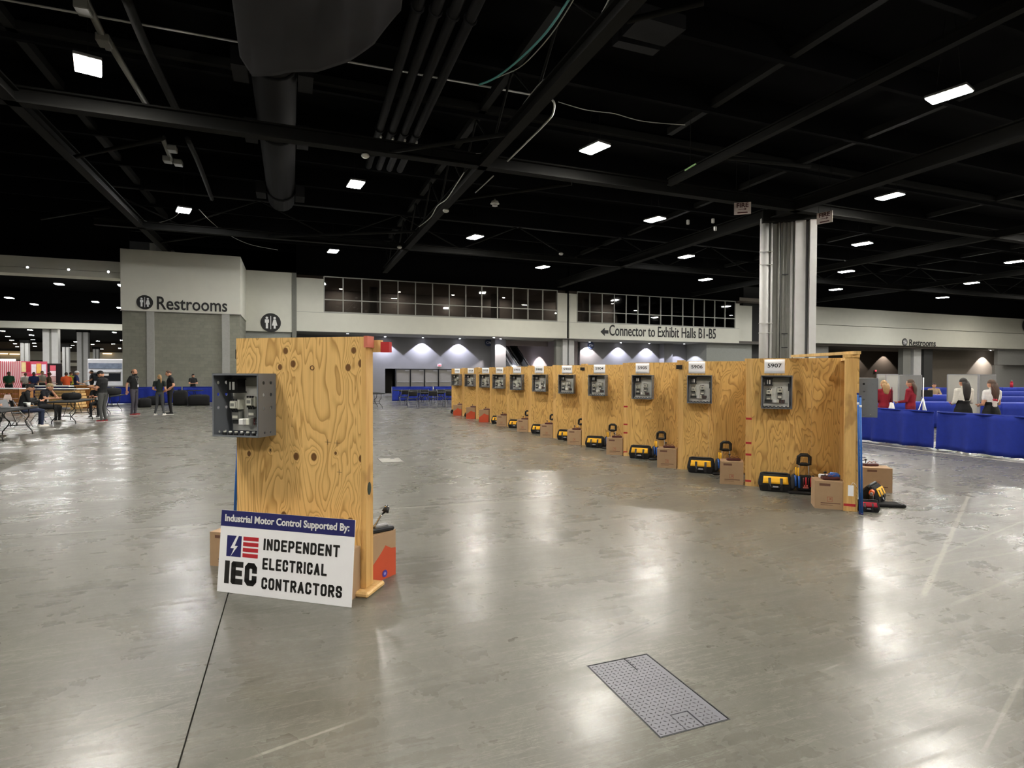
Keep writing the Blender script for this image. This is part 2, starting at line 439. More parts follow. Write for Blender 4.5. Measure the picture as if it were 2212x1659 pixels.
def make_person(loc, rz, pose, cols, H=1.75, label='', hair='short', hairm=None, skin=None, yaw=0, nod=0, lanyard=None, sleeve=.55, vox=.016, beard=None, cap=None, skirt=None, group=None, female=False, build=1.0, apron=None):
    s = H/1.75; skin = skin or skin_l; hairm = hairm or hairdark
    J = {k: Vector(v)*s for k, v in pose.items() if isinstance(v, tuple)}
    shirt, pants, shoe = cols; MS = [skin, shirt, pants, shoe, eyem, lipm]
    m = MB(); tags = []
    def cap_(a, b, r0, r1, mi):
        capsule(m, a, b, r0*s, r1*s); tags.append((a, b, mi, (r0+r1)/2*s))
    bw = build*(0.9 if female else 1)
    # trunk
    rings = []; pe, wa, ch, nk = J['pelvis'], J['waist'], J['chest'], J['neck']
    low = pe + (pe-wa)*.55
    for c, rx, ry in ((low,.11,.09),(pe,.165,.115),(wa,.15 if not female else .125,.11),((wa+ch)/2,.16,.115),(ch,.175,.118),(ch*.45+nk*.55,.15,.1),(nk*.88+ch*.12,.085,.07)):
        rings.append([c + Vector((rx*bw*s*math.cos(q), ry*bw*s*math.sin(q), 0)) for q in [2*PI*i/16 for i in range(16)]])
    m.loft(rings)
    tags += [(low, pe*.6+wa*.4, 2, .13*s), (pe*.35+wa*.65, ch, 1, .14*s), (ch, nk*.8+ch*.2, 1, .11*s)]
    cap_(nk - (nk-ch)*.1, J['head'] - Vector((0,0,.03))*s, .056, .054, 0)
    for S in 'RL':
        sh, el, wr = J['sh'+S], J['el'+S], J['wr'+S]
        cap_(ch*.35+nk*.65, sh, .07*bw, .062*bw, 1)
        if sleeve < 1:
            mid = sh.lerp(el, sleeve); cap_(sh, mid, .06*bw, .055*bw, 1); cap_(mid, el, .044, .04, 0); cap_(el, wr, .04, .027, 0)
        else:
            cap_(sh, el, .058*bw, .047*bw, 1); cap_(el, wr, .045, .036, 1)
        hi, kn, an = J['hi'+S], J['kn'+S], J['an'+S]
        cap_(hi, kn, .088*bw, .06, 2); cap_(kn, an, .057, .042, 2)
        fd = Vector((an.x*.15 if abs(an.x) > 0 else 0, 1, 0)); fd = pose.get('foot'+S, fd); fd = Vector(fd).normalized()
        cap_(an - fd*.035*s + Vector((0,0,-.05*s)), an + fd*.15*s + Vector((0,0,-.055*s)), .038, .034, 3)
    if skirt:
        a = J['waist']; rr = []
        for t, k in ((0,.14),(.25,.2),(.6,.23),(1.,.26)):
            c = a.lerp(Vector((a.x, a.y, skirt*s)), t); rr.append([c + Vector((k*s*math.cos(q), k*.8*s*math.sin(q), 0)) for q in [2*PI*i/16 for i in range(16)]])
        m.loft(rr); tags.append((a*.6+J['pelvis']*.4, Vector((a.x, a.y, skirt*s)), 2, .2*s))
    me0 = m.mesh('tmp'); o = bpy.data.objects.new('tmp', me0); COL.objects.link(o)
    r = o.modifiers.new('r', 'REMESH'); r.mode = 'VOXEL'; r.voxel_size = vox*s
    q = o.modifiers.new('s', 'SMOOTH'); q.iterations = 3; q.factor = .5
    bpy.context.view_layer.update(); dg = bpy.context.evaluated_depsgraph_get()
    me1 = bpy.data.meshes.new_from_object(o.evaluated_get(dg), depsgraph=dg)
    bpy.data.objects.remove(o); bpy.data.meshes.remove(me0)
    B = MB(); B.add([v.co[:] for v in me1.vertices], [tuple(p.vertices) for p in me1.polygons], True)
    mi = []
    for p in me1.polygons:
        c = p.center; mi.append(min(tags, key=lambda t: seg_dist(c, t[0], t[1]) - t[3])[2])
    bpy.data.meshes.remove(me1)
    for S, e in (('R', 1), ('L', -1)):
        d = J['wr'+S] - J['el'+S]; out = Vector((0,1,0)) if abs(d.normalized().y) < .8 else Vector((-e,0,.3))
        n0 = len(B.f); B.merge(hand_mb(J['wr'+S], d, out, s)); mi += [0]*(len(B.f)-n0)
    hr = (nod, 0, yaw); hc = J['head']; HR = Euler(hr).to_matrix()
    n0 = len(B.f); B.merge(head_mb(s), hc, hr); mi += [0]*(len(B.f)-n0)
    for e in (-1, 1):
        n0 = len(B.f); B.merge(MB().ell((e*.03*s, .086*s, .006*s), (.012*s,.008*s,.007*s), 8, 6), hc, hr); mi += [4]*(len(B.f)-n0)
    n0 = len(B.f); B.merge(MB().ell((0, .089*s, -.06*s), (.022*s,.008*s,.006*s), 8, 6), hc, hr); mi += [5]*(len(B.f)-n0)
    me = B.mesh('body')
    for x in MS: me.materials.append(x)
    me.polygons.foreach_set('material_index', mi)
    root = bpy.data.objects.new('person', me); COL.objects.link(root); root.location = loc; root.rotation_euler = (0,0,rz)
    tag(root, label, 'person', group)
    def on_head(mb, name, mm):
        b = MB(); b.merge(mb, hc, hr); return b.build(name, mm, root)
    # hair
    hm = MB()
    if hair in ('short', 'long', 'pony', 'bald'):
        def scalp(u, v):
            p = 2*PI*u
            lo = -.15 if math.sin(p) < .2 else .52            # lower edge: nape at the back, hairline in front
            if abs(math.cos(p)) > .8: lo = .12
            if hair == 'bald':
                lo = -.3 if math.sin(p) < .25 else .1; hi = .28 if math.sin(p) < .25 else .12
            else: hi = 1.0
            z = lo + (hi-lo)*v; c = math.sqrt(max(0, 1-z*z))
            return Vector((math.cos(p)*c*.083*s, math.sin(p)*c*.107*s - .004*s, z*.127*s))
        hm.grid(scalp, 28, 8)
        if hair == 'long':
            L = pose.get('hairlen', .38)
            rr = []
            for t in (0, .15, .35, .6, .85, 1.):
                z = (.02 - L*t)*s; wdt = (.088 + .03*math.sin(t*PI))*s*(1-.35*t*t); y = (-.07 - .055*min(1, t*2.5))*s
                rr.append([(wdt*math.cos(q), y + .035*s*math.sin(q)*(1-.4*t), z + .015*s*math.cos(q*3)) for q in [2*PI*i/14 for i in range(14)]])
            hm.loft(rr)
        if hair == 'pony':
            hm.tube([(0,-.09*s,.05*s),(0,-.14*s,.04*s),(.02*s,-.15*s,-.05*s),(.03*s,-.13*s,-.17*s),(.03*s,-.12*s,-.26*s)], [.03*s,.035*s,.035*s,.028*s,.01*s], 8)
        on_head(hm, 'hair', hairm)
    if beard:
        bm_ = MB()
        bm_.grid(lambda u, v: Vector((math.sin((u-.5)*2.6)*.077*s*(1-.3*v), (.098*math.cos((u-.5)*2.6)+.006)*s*(1-.15*v), (-.066-.055*v)*s)), 12, 4)
        on_head(bm_, 'beard', beard)
    if cap:
        cm = MB()
        def dome(u, v):
            p = 2*PI*u; z = .3+.7*v; c = math.sqrt(max(0, 1-z*z))/.954
            return Vector((math.cos(p)*c*.088*s, math.sin(p)*c*.112*s, (.005+.135*z)*s))
        cm.grid(dome, 24, 7)
        cm.grid(lambda u, v: Vector((math.sin((u-.5)*2.2)*(.085)*s*(1-.1*v), (.09*math.cos((u-.5)*1.6) + .085*v)*s, (.045 - .012*v - .03*(u-.5)**2)*s)), 10, 4)
        on_head(cm, 'cap', cap)
    if lanyard:
        f = Vector((0, .13*s*bw, 0)); a = nk + Vector((0,-.05*s,.0)); lo = J['waist'].lerp(ch, .35) + f
        lm = MB(); lm.tube([a, nk + Vector((.06*s,0,0)), ch + Vector((.05*s,.12*s*bw,.05*s)), lo, ch + Vector((-.05*s,.12*s*bw,.05*s)), nk + Vector((-.06*s,0,0))], .007*s, 6, True)
        lm.build('lanyard', lanyard, root)
        MB().bx(lo + Vector((0,.006,-.06*s)), (.075*s,.004,.1*s)).build('badge', paper, root)
    if shoe.name.startswith('cloth') or True:
        so = MB()
        for S in 'RL':
            an = J['an'+S]; fd = Vector(pose.get('foot'+S, (an.x*.15, 1, 0))).normalized()
            c = an + fd*.055*s; so.cbox((c.x, c.y, an.z-.082*s), (.082*s, .27*s, .018*s), .006, (0, 0, math.atan2(-fd.x, fd.y)))
        so.build('shoe_soles', white if pose.get('whitesole', True) else black, root)
    return root
def P(**k):
    p = dict(STAND); p.update(k); return p
# ================================================================ STRUCTURE
def floor_material():
    t = NT('polished_concrete'); geo = t.n('ShaderNodeNewGeometry').outputs['Position']
    flat = t.vm('MULTIPLY', geo, (1, 1, 0))
    big = t.noise(flat, .22, 4, .55); mid = t.noise(flat, 1.6, 5, .6, .3); fine = t.noise(flat, 22., 4, .65)
    rot = t.n('ShaderNodeMapping'); t.l(flat, rot.inputs['Vector']); rot.inputs['Rotation'].default_value = (0, 0, math.radians(38)); rot.inputs['Scale'].default_value = (.5, 7, 1)
    scr = t.noise(rot.outputs[0], 1.5, 6, .7)
    rot2 = t.n('ShaderNodeMapping'); t.l(flat, rot2.inputs['Vector']); rot2.inputs['Rotation'].default_value = (0, 0, math.radians(17)); rot2.inputs['Scale'].default_value = (.35, 16, 1)
    scr2 = t.noise(rot2.outputs[0], 1.3, 5, .75)
    c = t.mix(t.mr(big, .3, .7, 0, 1), lin('#5f5e55'), lin('#706e65'))
    c = t.mix(t.mr(mid, .25, .85, 0, .6), c, lin('#4f4e48'))
    c = t.mix(t.mr(fine, .4, .75, 0, .3), c, lin('#7d7b71'))
    c = t.mix(t.mr(t.math('ABSOLUTE', t.math('SUBTRACT', scr, .5)), 0, .014, .3, 0), c, lin('#a5a299'))
    c = t.mix(t.mr(t.math('ABSOLUTE', t.math('SUBTRACT', scr2, .53)), 0, .01, .35, 0), c, lin('#45443e'))
    # scuffs and tyre marks with their own place on the slab
    def seg(p, q, wdt, col, k):
        nonlocal c
        A, B = G(*p), G(*q); d = B-A; L = d.length; u = d/L; nn = Vector((-u.y, u.x, 0))
        rel = t.vm('SUBTRACT', flat, (A.x, A.y, 0))
        s = t.vm('DOT_PRODUCT', rel, u[:], 1); r = t.math('ABSOLUTE', t.vm('DOT_PRODUCT', rel, nn[:], 1))
        r = t.math('ADD', r, t.math('MULTIPLY', t.math('SUBTRACT', mid, .5), wdt*1.5))
        across = t.mr(r, wdt*.4, wdt, 1, 0, True)
        along = t.math('MULTIPLY', t.mr(s, 0, .15, 0, 1), t.mr(s, L-.15, L, 1, 0))
        f = t.math('MULTIPLY', t.math('MULTIPLY', across, along), t.math('MULTIPLY', t.mr(fine, .25, .6, .4, 1), k))
        c = t.mix(f, c, lin(col))
    LT, DK = '#a5a298', '#35342f'
    for a in (((2095,1065),(1992,1293),.03,LT,.75), ((820,1100),(1640,1052),.025,LT,.5), ((0,1157),(470,1135),.025,LT,.5),
              ((1250,1130),(1640,1090),.02,LT,.4), ((90,1620),(430,1500),.014,DK,.6), ((175,1602),(330,1552),.008,DK,.6), ((1205,1440),(1440,1335),.012,DK,.6),
              ((1862,1437),(2010,1411),.012,DK,.7), ((1985,1612),(2080,1558),.014,DK,.7), ((455,1498),(610,1452),.012,DK,.5),
              ((500,1652),(800,1545),.012,LT,.6), ((1768,1452),(1830,1428),.012,LT,.6), ((2212,1455),(2118,1636),.012,LT,.4),
              ((1980,1218),(2212,1125),.02,LT,.4), ((205,1272),(395,1258),.016,DK,.55), ((1900,1240),(2212,1190),.02,LT,.35),
              ((1640,1200),(1900,1130),.02,LT,.3), ((1880,1360),(2010,1330),.01,DK,.6), ((1300,1390),(1480,1310),.012,DK,.5), ((0,1655),(95,1627),.008,DK,.6),
              ((2040,1520),(2095,1437),.008,DK,.5), ((1110,1180),(1420,1190),.015,LT,.4), ((2046,1310),(2212,1240),.025,LT,.4)): seg(*a)
    spots = t.n('ShaderNodeTexVoronoi'); t.l(flat, spots.inputs['Vector']); spots.inputs['Scale'].default_value = 2.3
    sp = t.math('MULTIPLY', t.mr(spots.outputs['Distance'], .02, .045, 1, 0), t.mr(mid, .5, .6, 0, .7))
    c = t.mix(sp, c, lin('#3d3b36'))
    sp2 = t.n('ShaderNodeTexVoronoi'); t.l(flat, sp2.inputs['Vector']); sp2.inputs['Scale'].default_value = 9.
    c = t.mix(t.math('MULTIPLY', t.mr(sp2.outputs['Distance'], .05, .14, 1, 0), t.mr(big, .52, .62, 0, .55)), c, lin('#3d3b36'))
    hair = t.noise(t.scale(flat, (1, 1, 1)), 3.2, 8, .8, 1.6)
    c = t.mix(t.math('MULTIPLY', t.mr(t.math('ABSOLUTE', t.math('SUBTRACT', hair, .5)), 0, .012, 1, 0), .22), c, lin('#a5a299'))
    t.l(c, t.b.inputs['Base Color'])
    r = t.math('ADD', t.mr(mid, .3, .7, .225, .34), t.mr(scr, .5, .75, 0, .12))
    t.l(r, t.b.inputs['Roughness']); t.b.inputs['Specular IOR Level'].default_value = .38
    bp = t.n('ShaderNodeBump'); bp.inputs['Strength'].default_value = .010; bp.inputs['Distance'].default_value = .01
    t.l(t.math('ADD', mid, t.math('MULTIPLY', fine, .25)), bp.inputs['Height']); t.l(bp.outputs[0], t.b.inputs['Normal'])
    return t.m
concrete = floor_material()
fl = sempty('floor', 'polished grey concrete hall floor with scuffs and saw-cut joints')
JX, JY, JS = -.447, 7.05, 9.3
base = MB(); base.box((-95,-24,-.3),(100,240,-.02)); base.build('floor_base', mat('joint_dirt', '#2a2926', .9), fl)
slab_me = MB().box((.004,.004,-.03),(JS-.004,JS-.004,0)).mesh('slab'); slab_me.materials.append(concrete)
PIT = (1.745, 2.495, .40, .69)      # floor box centre x, y, size
x0i, x1i, y0i, y1i = -3, 6, -2, 5
for i in range(x0i, x1i):
    for j in range(y0i, y1i):
        ox, oy = JX+i*JS, JY+j*JS
        if ox < PIT[0] < ox+JS and oy < PIT[1] < oy+JS:
            px0, px1, py0, py1 = PIT[0]-PIT[2]/2-ox, PIT[0]+PIT[2]/2-ox, PIT[1]-PIT[3]/2-oy, PIT[1]+PIT[3]/2-oy
            m = MB(); e = .004
            m.box((e,e,-.03),(px0,JS-e,0)); m.box((px1,e,-.03),(JS-e,JS-e,0)); m.box((px0,e,-.03),(px1,py0,0)); m.box((px0,py1,-.03),(px1,JS-e,0))
            me = m.mesh('slab'); me.materials.append(concrete)
        else: me = slab_me
        meshobj('slab', me, fl, (ox, oy, 0))
X0, X1, Y0, Y1 = JX+x0i*JS, JX+x1i*JS, JY+y0i*JS, JY+y1i*JS
for a, b in (((-95,-24),(X0-.004,240)), ((X1+.004,-24),(100,240)), ((X0,-24),(X1,Y0-.004)), ((X0,Y1+.004),(X1,240))):
    MB().box((a[0],a[1],-.03),(b[0],b[1],0)).build('slab', concrete, fl)
# ---- ceiling deck, joists, trusses
ce = sempty('ceiling', 'black painted exposed ceiling with steel beams')
MB().box((-95,-24,11.6),(100,240,12)).build('deck', blackceil, ce)
for k in range(-6, 15):
    MB().box((-70,-.6+k*3.35,10.7),(100,-.45+k*3.35,11.6)).build('joist', blackceil, ce)
ZB = 8.9
def beam_y(X, y0, y1, w=.32, h=.34, z=ZB):
    m = MB(); m.box((X-w/2,y0,z),(X+w/2,y1,z+.05)); m.box((X-.04,y0,z+.05),(X+.04,y1,z+h)); m.box((X-w/2,y0,z+h),(X+w/2,y1,z+h+.05))
    L = y1-y0; n = max(1, int(L/3.5))
    for k in range(n if abs(X-6.3) < .1 else 0):
        a = y0+L*k/n; b = y0+L*(k+1)/n; mm = (a+b)/2
        m.cyl((X,a,10.9),(X,mm,z+h),.04,n=6); m.cyl((X,mm,z+h),(X,b,10.9),.04,n=6)
    m.box((X-.12,y0,10.85),(X+.12,y1,11.1)); m.build('beam', blacksteel, ce)
def beam_x(Y, x0, x1, w=.32, h=.4, z=ZB):
    m = MB(); m.box((x0,Y-w/2,z),(x1,Y+w/2,z+.05)); m.box((x0,Y-.04,z+.05),(x1,Y+.04,z+h)); m.box((x0,Y-w/2,z+h),(x1,Y+w/2,z+h+.05))
    L = x1-x0; n = max(1, int(L/7))
    for k in range(n if Y > 30 else 0):
        a = x0+L*k/n; b = x0+L*(k+1)/n; mm = (a+b)/2
        m.cyl((a,Y,10.9),(mm,Y,z+h),.04,n=6); m.cyl((mm,Y,z+h),(b,Y,10.9),.04,n=6)
    m.box((x0,Y-.12,10.85),(x1,Y+.12,11.1)); m.build('beam', blacksteel, ce)
for X in (-7.0, 6.3): beam_y(X, -20, 40.9 if X < 0 else 42)
beam_y(20.9, -20, 43.5, .42, .5); beam_y(13.6, -20, 18.6, .2, .25); beam_y(34.8, -20, 44, .3); beam_y(49, -20, 44, .3)
beam_x(19.4, -9, 95, .36); beam_x(33.7, -9, 95, .3, .3); beam_x(5.4, -9, 95, .36)
def brace(p, q, z=ZB+.12, r=.07):
    a, b = G(*p, z), G(*q, z); MB().cyl(a, b, r, n=6).build('brace', blacksteel, ce)
for p, q in (((155,340),(350,300)),((455*.3377,1010*.3377),(1050*.3377,880*.3377)),((800,335),(1105,288)),((985,432),(1235,397)),((265*.3377,1400*.3377),(700*.3377,1325*.3377)),
             ((1020*.3377,1550*.3377),(1400*.3377,1497*.3377)),((1355,45),(1520,5)),((1560,340),(1750,360)),((560,512),(900,500))): brace(p, q)
# ---- walls behind and beside the camera, far ends
struct('wall_rear', MB().box((-70,-24.4,0),(100,-24,12)), mauve)
struct('wall_right', MB().box((100,-24,0),(100.4,60,12)), mauve)
struct('wall_left', MB().box((-95.4,-24,0),(-95,240,12)), greywall)
# ---- restroom block (left centre)
def cmu():
    t = NT('grey_concrete_block'); co = t.n('ShaderNodeTexCoord').outputs['Object']
    xz = t.n('ShaderNodeCombineXYZ'); sp = t.n('ShaderNodeSeparateXYZ'); t.l(co, sp.inputs[0]); t.l(sp.outputs[0], xz.inputs[0]); t.l(sp.outputs[2], xz.inputs[1])
    b = t.n('ShaderNodeTexBrick'); t.l(xz.outputs[0], b.inputs['Vector']); b.inputs['Scale'].default_value = 1.; b.inputs['Brick Width'].default_value = .4; b.inputs['Row Height'].default_value = .2
    b.inputs['Mortar Size'].default_value = .008; b.inputs['Color1'].default_value = lin('#868679'); b.inputs['Color2'].default_value = lin('#7d7d71'); b.inputs['Mortar'].default_value = lin('#78786e')
    no = t.noise(co, 6., 5, .7); t.l(t.mix(t.mr(no, .3, .7, 0, .3), b.outputs[0], lin('#9a998c')), t.b.inputs['Base Color']); t.b.inputs['Roughness'].default_value = .9
    return t.m
block = cmu()
wr = sempty('wall_restrooms', 'restroom block with grey block base and cream upper wall')
MB().box((-9.25,39.6,0),(-3.0,47,5.3)).build('block_base', block, wr)
MB().box((-9.3,39.5,5.3),(-2.95,47,8.9)).build('upper_wall', cream, wr)
MB().box((-9.32,39.49,5.28),(-2.93,39.5,5.31)).build('reveal', greywall, wr)
for a, b in ((-8.0,-7.62),(-4.0,-3.58)): MB().box((a,39.47,0),(b,39.62,5.28)).build('pilaster', mat('pale_grey_pilaster', '#a2a29c', .75), wr)
w2 = sempty('wall_restroom_wing', 'set-back cream wall with grey base beside the restroom block')
MB().box((-3.0,44.4,4.63),(.05,47,8.9)).build('upper_wall', cream, w2)
MB().box((-3.0,44.6,0),(.05,47,4.63)).build('lower_wall', mat('mid_grey_paint', '#8f918b', .75), w2)
MB().box((.05,44.3,0),(.34,47,8.9)).build('pier', mat('grey_pier', '#77776f', .75), w2)
# ---- main fascia with window bands
FY = 44.6; FZ0, FZ1 = 4.75, 8.62; WZ0, WZ1, WZM = 6.2, 8.8, 7.12
def fascia(name, xa, xb, wa, wb, label):
    m = MB(); m.box((xa,FY,FZ0),(xb,FY+.4,WZ0)); m.box((xa,FY,WZ0),(wa,FY+.4,FZ1)); m.box((wb,FY,WZ0),(xb,FY+.4,FZ1))
    o = struct(name, m, cream, label)
    MB().box((xa,FY-.004,WZ0-.06),(xb,FY,WZ0-.04)).build('joint_line', greywall, o)
    MB().box((xa,FY,8.9),(xb,FY+.4,11.6)).build('black_upper_wall', blackceil, o); return o
fascia('wall_fascia_west', .35, 22.2, 2.25, 21.25, 'cream wall band under the left row of concourse windows')
fascia('wall_fascia_east', 22.42, 40.95, 23.16, 40.42, 'cream wall band with connector lettering')
struct('trim_1', MB().box((22.2,FY+.15,4.75),(22.42,FY+.4,11.6)), blackceil)
def glassmat():
    m = bpy.data.materials.new('window_glass'); m.use_nodes = True; nt = m.node_tree; nt.nodes.remove(nt.nodes['Principled BSDF'])
    out = nt.nodes['Material Output']; tr = nt.nodes.new('ShaderNodeBsdfTransparent'); gl = nt.nodes.new('ShaderNodeBsdfGlossy'); mx = nt.nodes.new('ShaderNodeMixShader')
    fr = nt.nodes.new('ShaderNodeFresnel'); fr.inputs[0].default_value = 1.9; no = nt.nodes.new('ShaderNodeTexNoise'); no.inputs['Scale'].default_value = .6
    bp = nt.nodes.new('ShaderNodeBump'); bp.inputs['Strength'].default_value = .01; nt.links.new(no.outputs[0], bp.inputs['Height']); nt.links.new(bp.outputs[0], gl.inputs['Normal'])
    tr.inputs[0].default_value = (.8,.78,.76,1); gl.inputs['Roughness'].default_value = .02; gl.inputs[0].default_value = (.9,.9,.9,1)
    nt.links.new(fr.outputs[0], mx.inputs[0]); nt.links.new(tr.outputs[0], mx.inputs[1]); nt.links.new(gl.outputs[0], mx.inputs[2]); nt.links.new(mx.outputs[0], out.inputs[0]); return m
glass = glassmat()
mullion = mat('window_mullion', '#a5a59d', .5, .2)
def window_band(name, xa, xb, n, label):
    r = sempty(name, label); p = (xb-xa)/n
    for k in range(n+1): MB().box((xa+k*p-.035,FY-.03,WZ0),(xa+k*p+.035,FY+.12,WZ1)).build('mullion', mullion, r)
    for z in (WZ0, WZM, WZ1): MB().box((xa,FY-.035,z-.035),(xb,FY+.12,z+.035)).build('transom', mullion, r)
    gm = [MB().box((.035,FY+.03,a+.035),(p-.035,FY+.04,b-.035)).mesh('pane') for a, b in ((WZ0,WZM),(WZM,WZ1))]
    for k in range(n):
        for g in gm: meshobj('pane', g, r, (xa+k*p,0,0), m=glass)
window_band('window_1', 2.25, 21.25, 14, 'left band of concourse windows above the doors')
window_band('window_2', 23.16, 40.42, 14, 'right band of concourse windows above the connector lettering')
# concourse seen through the windows
cg = mat('concourse_wall', '#84817c', .8); 
struct('wall_concourse', MB().box((.35,53,4.9),(80,53.3,9.4)), cg)
struct('floor_concourse', MB().box((.35,FY+.42,4.76),(80,53,5.0)), mat('concourse_floor', '#5c5650', .7))
struct('ceiling_concourse', MB().box((.35,FY+.42,9.0),(80,53,9.3)), mat('concourse_ceiling', '#9b948c', .8))
for i, X in enumerate((6.5, 17.5, 27.0, 34.0)):
    cc = thing('concourse_column', ['round pale column behind the left part of the left window band','round pale column behind the right part of the left window band','round pale column behind the left part of the right window band','round pale column behind the right part of the right window band'][i], 'column', (X,50,5))
    MB().cyl((0,0,0),(0,0,3.95),.4,n=20).build('shaft', greywall, cc); MB().cyl((0,0,0),(0,0,.15),.48,n=20).build('base_ring', darkmetal, cc)
for i, X in enumerate((4, 9, 14, 19, 25, 31, 37, 44, 51)):
    dl = thing('concourse_downlight', ['first','second','third','fourth','fifth','sixth','seventh','eighth','ninth'][i] + ' small downlight from the left in the concourse behind the windows', 'light', (X,51.8,9.0), group='concourse downlights')
    MB().cyl((0,0,-.03),(0,0,0),.16,n=14).build('ring', white, dl); MB().cyl((0,0,-.035),(0,0,-.03),.12,n=14).build('lens', mat('concourse_lamp', '#fff0dc', .5, emit=80., ecol='#fff0e2'), dl)
# ---- alcoves under the fascia
AW = 48.3
struct('ceiling_alcove', MB().box((.34,FY+.4,4.72),(44,58,4.74)).box((.34,FY+.02,4.72),(44,FY+.4,4.75)), greywall)
aw = mat('alcove_wall', '#7a7a7c', .8, var=.05, scale=2)
wa = struct('wall_alcove_west', MB().box((.34,AW,2.08),(16.5,AW+.3,4.72)).box((.34,AW,0),(7.25,AW+.3,2.08)), aw, 'grey alcove wall above the row of doors')
struct('wall_alcove_pier', MB().box((16.5,AW-1.2,0),(17.5,AW+.3,4.72)), aw)
struct('wall_escalator', MB().box((17.5,58,0),(22.4,58.3,4.72)).box((17.6,49.0,4.25),(22.4,49.3,4.72)), mauve)
struct('wall_escalator_side', MB().box((22.9,AW-.5,0),(24.9,58,4.72)), mauve)
struct('wall_alcove_east', MB().box((25.4,AW,0),(37.6,AW+.3,4.72)).box((34.3,AW-.8,0),(35.3,AW,4.72)), aw, 'grey alcove wall behind the booth row')
struct('wall_alcove_end', MB().box((37.6,45.3,0),(43.2,48.6,4.72)), mat('mid_grey_paint', '#8f918b', .75))
struct('wall_fascia_step', MB().box((40.95,45.3,4.74),(43.2,46,8.55)), cream)
struct('wall_dark_gap', MB().box((43.2,46.5,0),(46.2,47,11.6)), mat('dark_gap_wall', '#3a3a39', .8))
# doors under the left fascia
doorgrey = mat('door_grey_paint', '#77746e', .6, var=.05)
for k in range(9):
    X = 8.15 + k*1.21
    if X + 1.2 > 18: break
    d = sempty('door_%d' % (k+1), 'grey exit door with push bar, number %s from the left' % ['one','two','three','four','five','six','seven','eight','nine'][k])
    f = MB(); f.box((X-.06,AW-.03,0),(X+.03,AW+.2,2.08)); f.box((X+1.18,AW-.03,0),(X+1.24,AW+.2,2.08)); f.box((X,AW-.03,2.0),(X+1.21,AW+.2,2.08)); f.build('door_frame', darkmetal, d)
    MB().box((X+.03,AW+.02,.01),(X+1.18,AW+.07,2.0)).build('door_leaf', doorgrey, d)
    MB().box((X+.1,AW-.05,.93),(X+1.1,AW+.02,1.0)).build('push_bar', steel, d)
    MB().box((X+.75,AW-.04,1.88),(X+1.1,AW+.02,1.95)).build('door_closer', steel, d)
struct('wall_side_passage', MB().box((7.25,AW+1.5,0),(8.1,AW+1.6,2.1)), mat('passage_dark', '#26221d', .8))
# ---- right fascia and what lies under it
fr_ = struct('wall_fascia_far_east', MB().box((46.2,44.68,6.97),(98,45,8.8)).box((46.2,44.55,5.0),(98,45,6.9)), cream, 'long cream wall band with small restroom lettering')
MB().box((46.2,44.6,8.9),(98,45,11.6)).build('black_upper_wall', blackceil, fr_)
struct('ceiling_east', MB().box((46.2,45,4.95),(98,58,5.0)), greywall)
dkw = mat('dark_east_wall', '#635c54', .85)
struct('wall_east_near', MB().box((46.2,46,0),(54.5,46.4,4.95)), mat('pale_grey_paint', '#9c9c98', .75))
struct('wall_east_back', MB().box((54.5,54,0),(98,54.4,4.95)), dkw)
struct('wall_east_beige', MB().box((70.5,48.5,0),(92,48.9,4.95)), mat('beige_east_wall', '#6f675c', .8))
struct('wall_east_pale', MB().box((AY(2155,780,45.6).x,45.6,3.0),(98,46,4.95)).box((AY(2155,780,45.6).x+2,47,0),(98,47.3,3.0)), mat('pale_grey_paint', '#9c9c98', .75))
for k, (X, mm) in enumerate(((66.6, colwhite), (68.4, colwhite))):
    struct('trim_%d' % (k+2), MB().box((X,46.2,0),(X+1.3,46.8,4.95)), mm if k else greywall)
struct('trim_4', MB().box((69.9,46.0,0),(71.4,46.6,4.95)), mat('dark_gap_wall', '#3a3a39', .8))
# ---- left opening into the neighbouring hall
hd = struct('wall_header_near', MB().box((-70,41,7.72),(-9.3,41.6,8.35)).box((-70,41,7.36),(-9.3,42.2,7.7)), cream, 'pale header beam over the opening to the next hall')
MB().box((-70,41,8.35),(-9.3,41.6,11.6)).build('black_upper_wall', blackceil, hd)
hf = struct('wall_header_far', MB().box((-70,85,7.0),(-9.3,86,7.78)), cream, 'far pale header beam across the next hall')
MB().box((-70,85,7.78),(-9.3,86,11.6)).build('black_upper_wall', blackceil, hf)
struct('wall_far_hall', MB().box((-95,230,0),(40,230.5,12)), dkw)
struct('trim_5', MB().box((-95,229,5.8),(40,230,8.6)).box((-95,228.5,3.9),(40,230,5.0)), mat('far_cream_band', '#d2cdbb', .7))
struct('wall_hall_divider', MB().box((-9.3,47,0),(-8.9,200,12)), greywall)
# far columns of the neighbouring hall
def hall_column(p0, p1, Y, zt, label):
    a, b = AY(p0, 760, Y), AY(p1, 760, Y); t = thing('hall_column', label, 'column', ((a.x+b.x)/2, Y, 0)); wd = (b.x-a.x)
    MB().box((-wd/2,-.4,0),(-wd*.08,.4,zt)).build('flange', colwhite, t); MB().box((wd*.08,-.4,0),(wd/2,.4,zt)).build('flange', colwhite, t)
    MB().box((-wd*.08,-.2,0),(wd*.08,.2,zt)).build('web', colgrey, t); MB().box((-wd/2-.1,-.5,zt-.5),(wd/2+.1,.5,zt)).build('cap_plate', blacksteel, t)
hall_column(95,128,86.6,7.9,'broad double grey column under the far header beam')
hall_column(168,192,110,8.6,'pale column to the right of the broad double column')
hall_column(46,63,130,7.6,'thin far pale column above the red striped stall')
hall_column(136,150,130,7.0,'thin far pale column behind the orange vest')
hall_column(202,214,140,7.0,'faintest far column behind the white trailer')
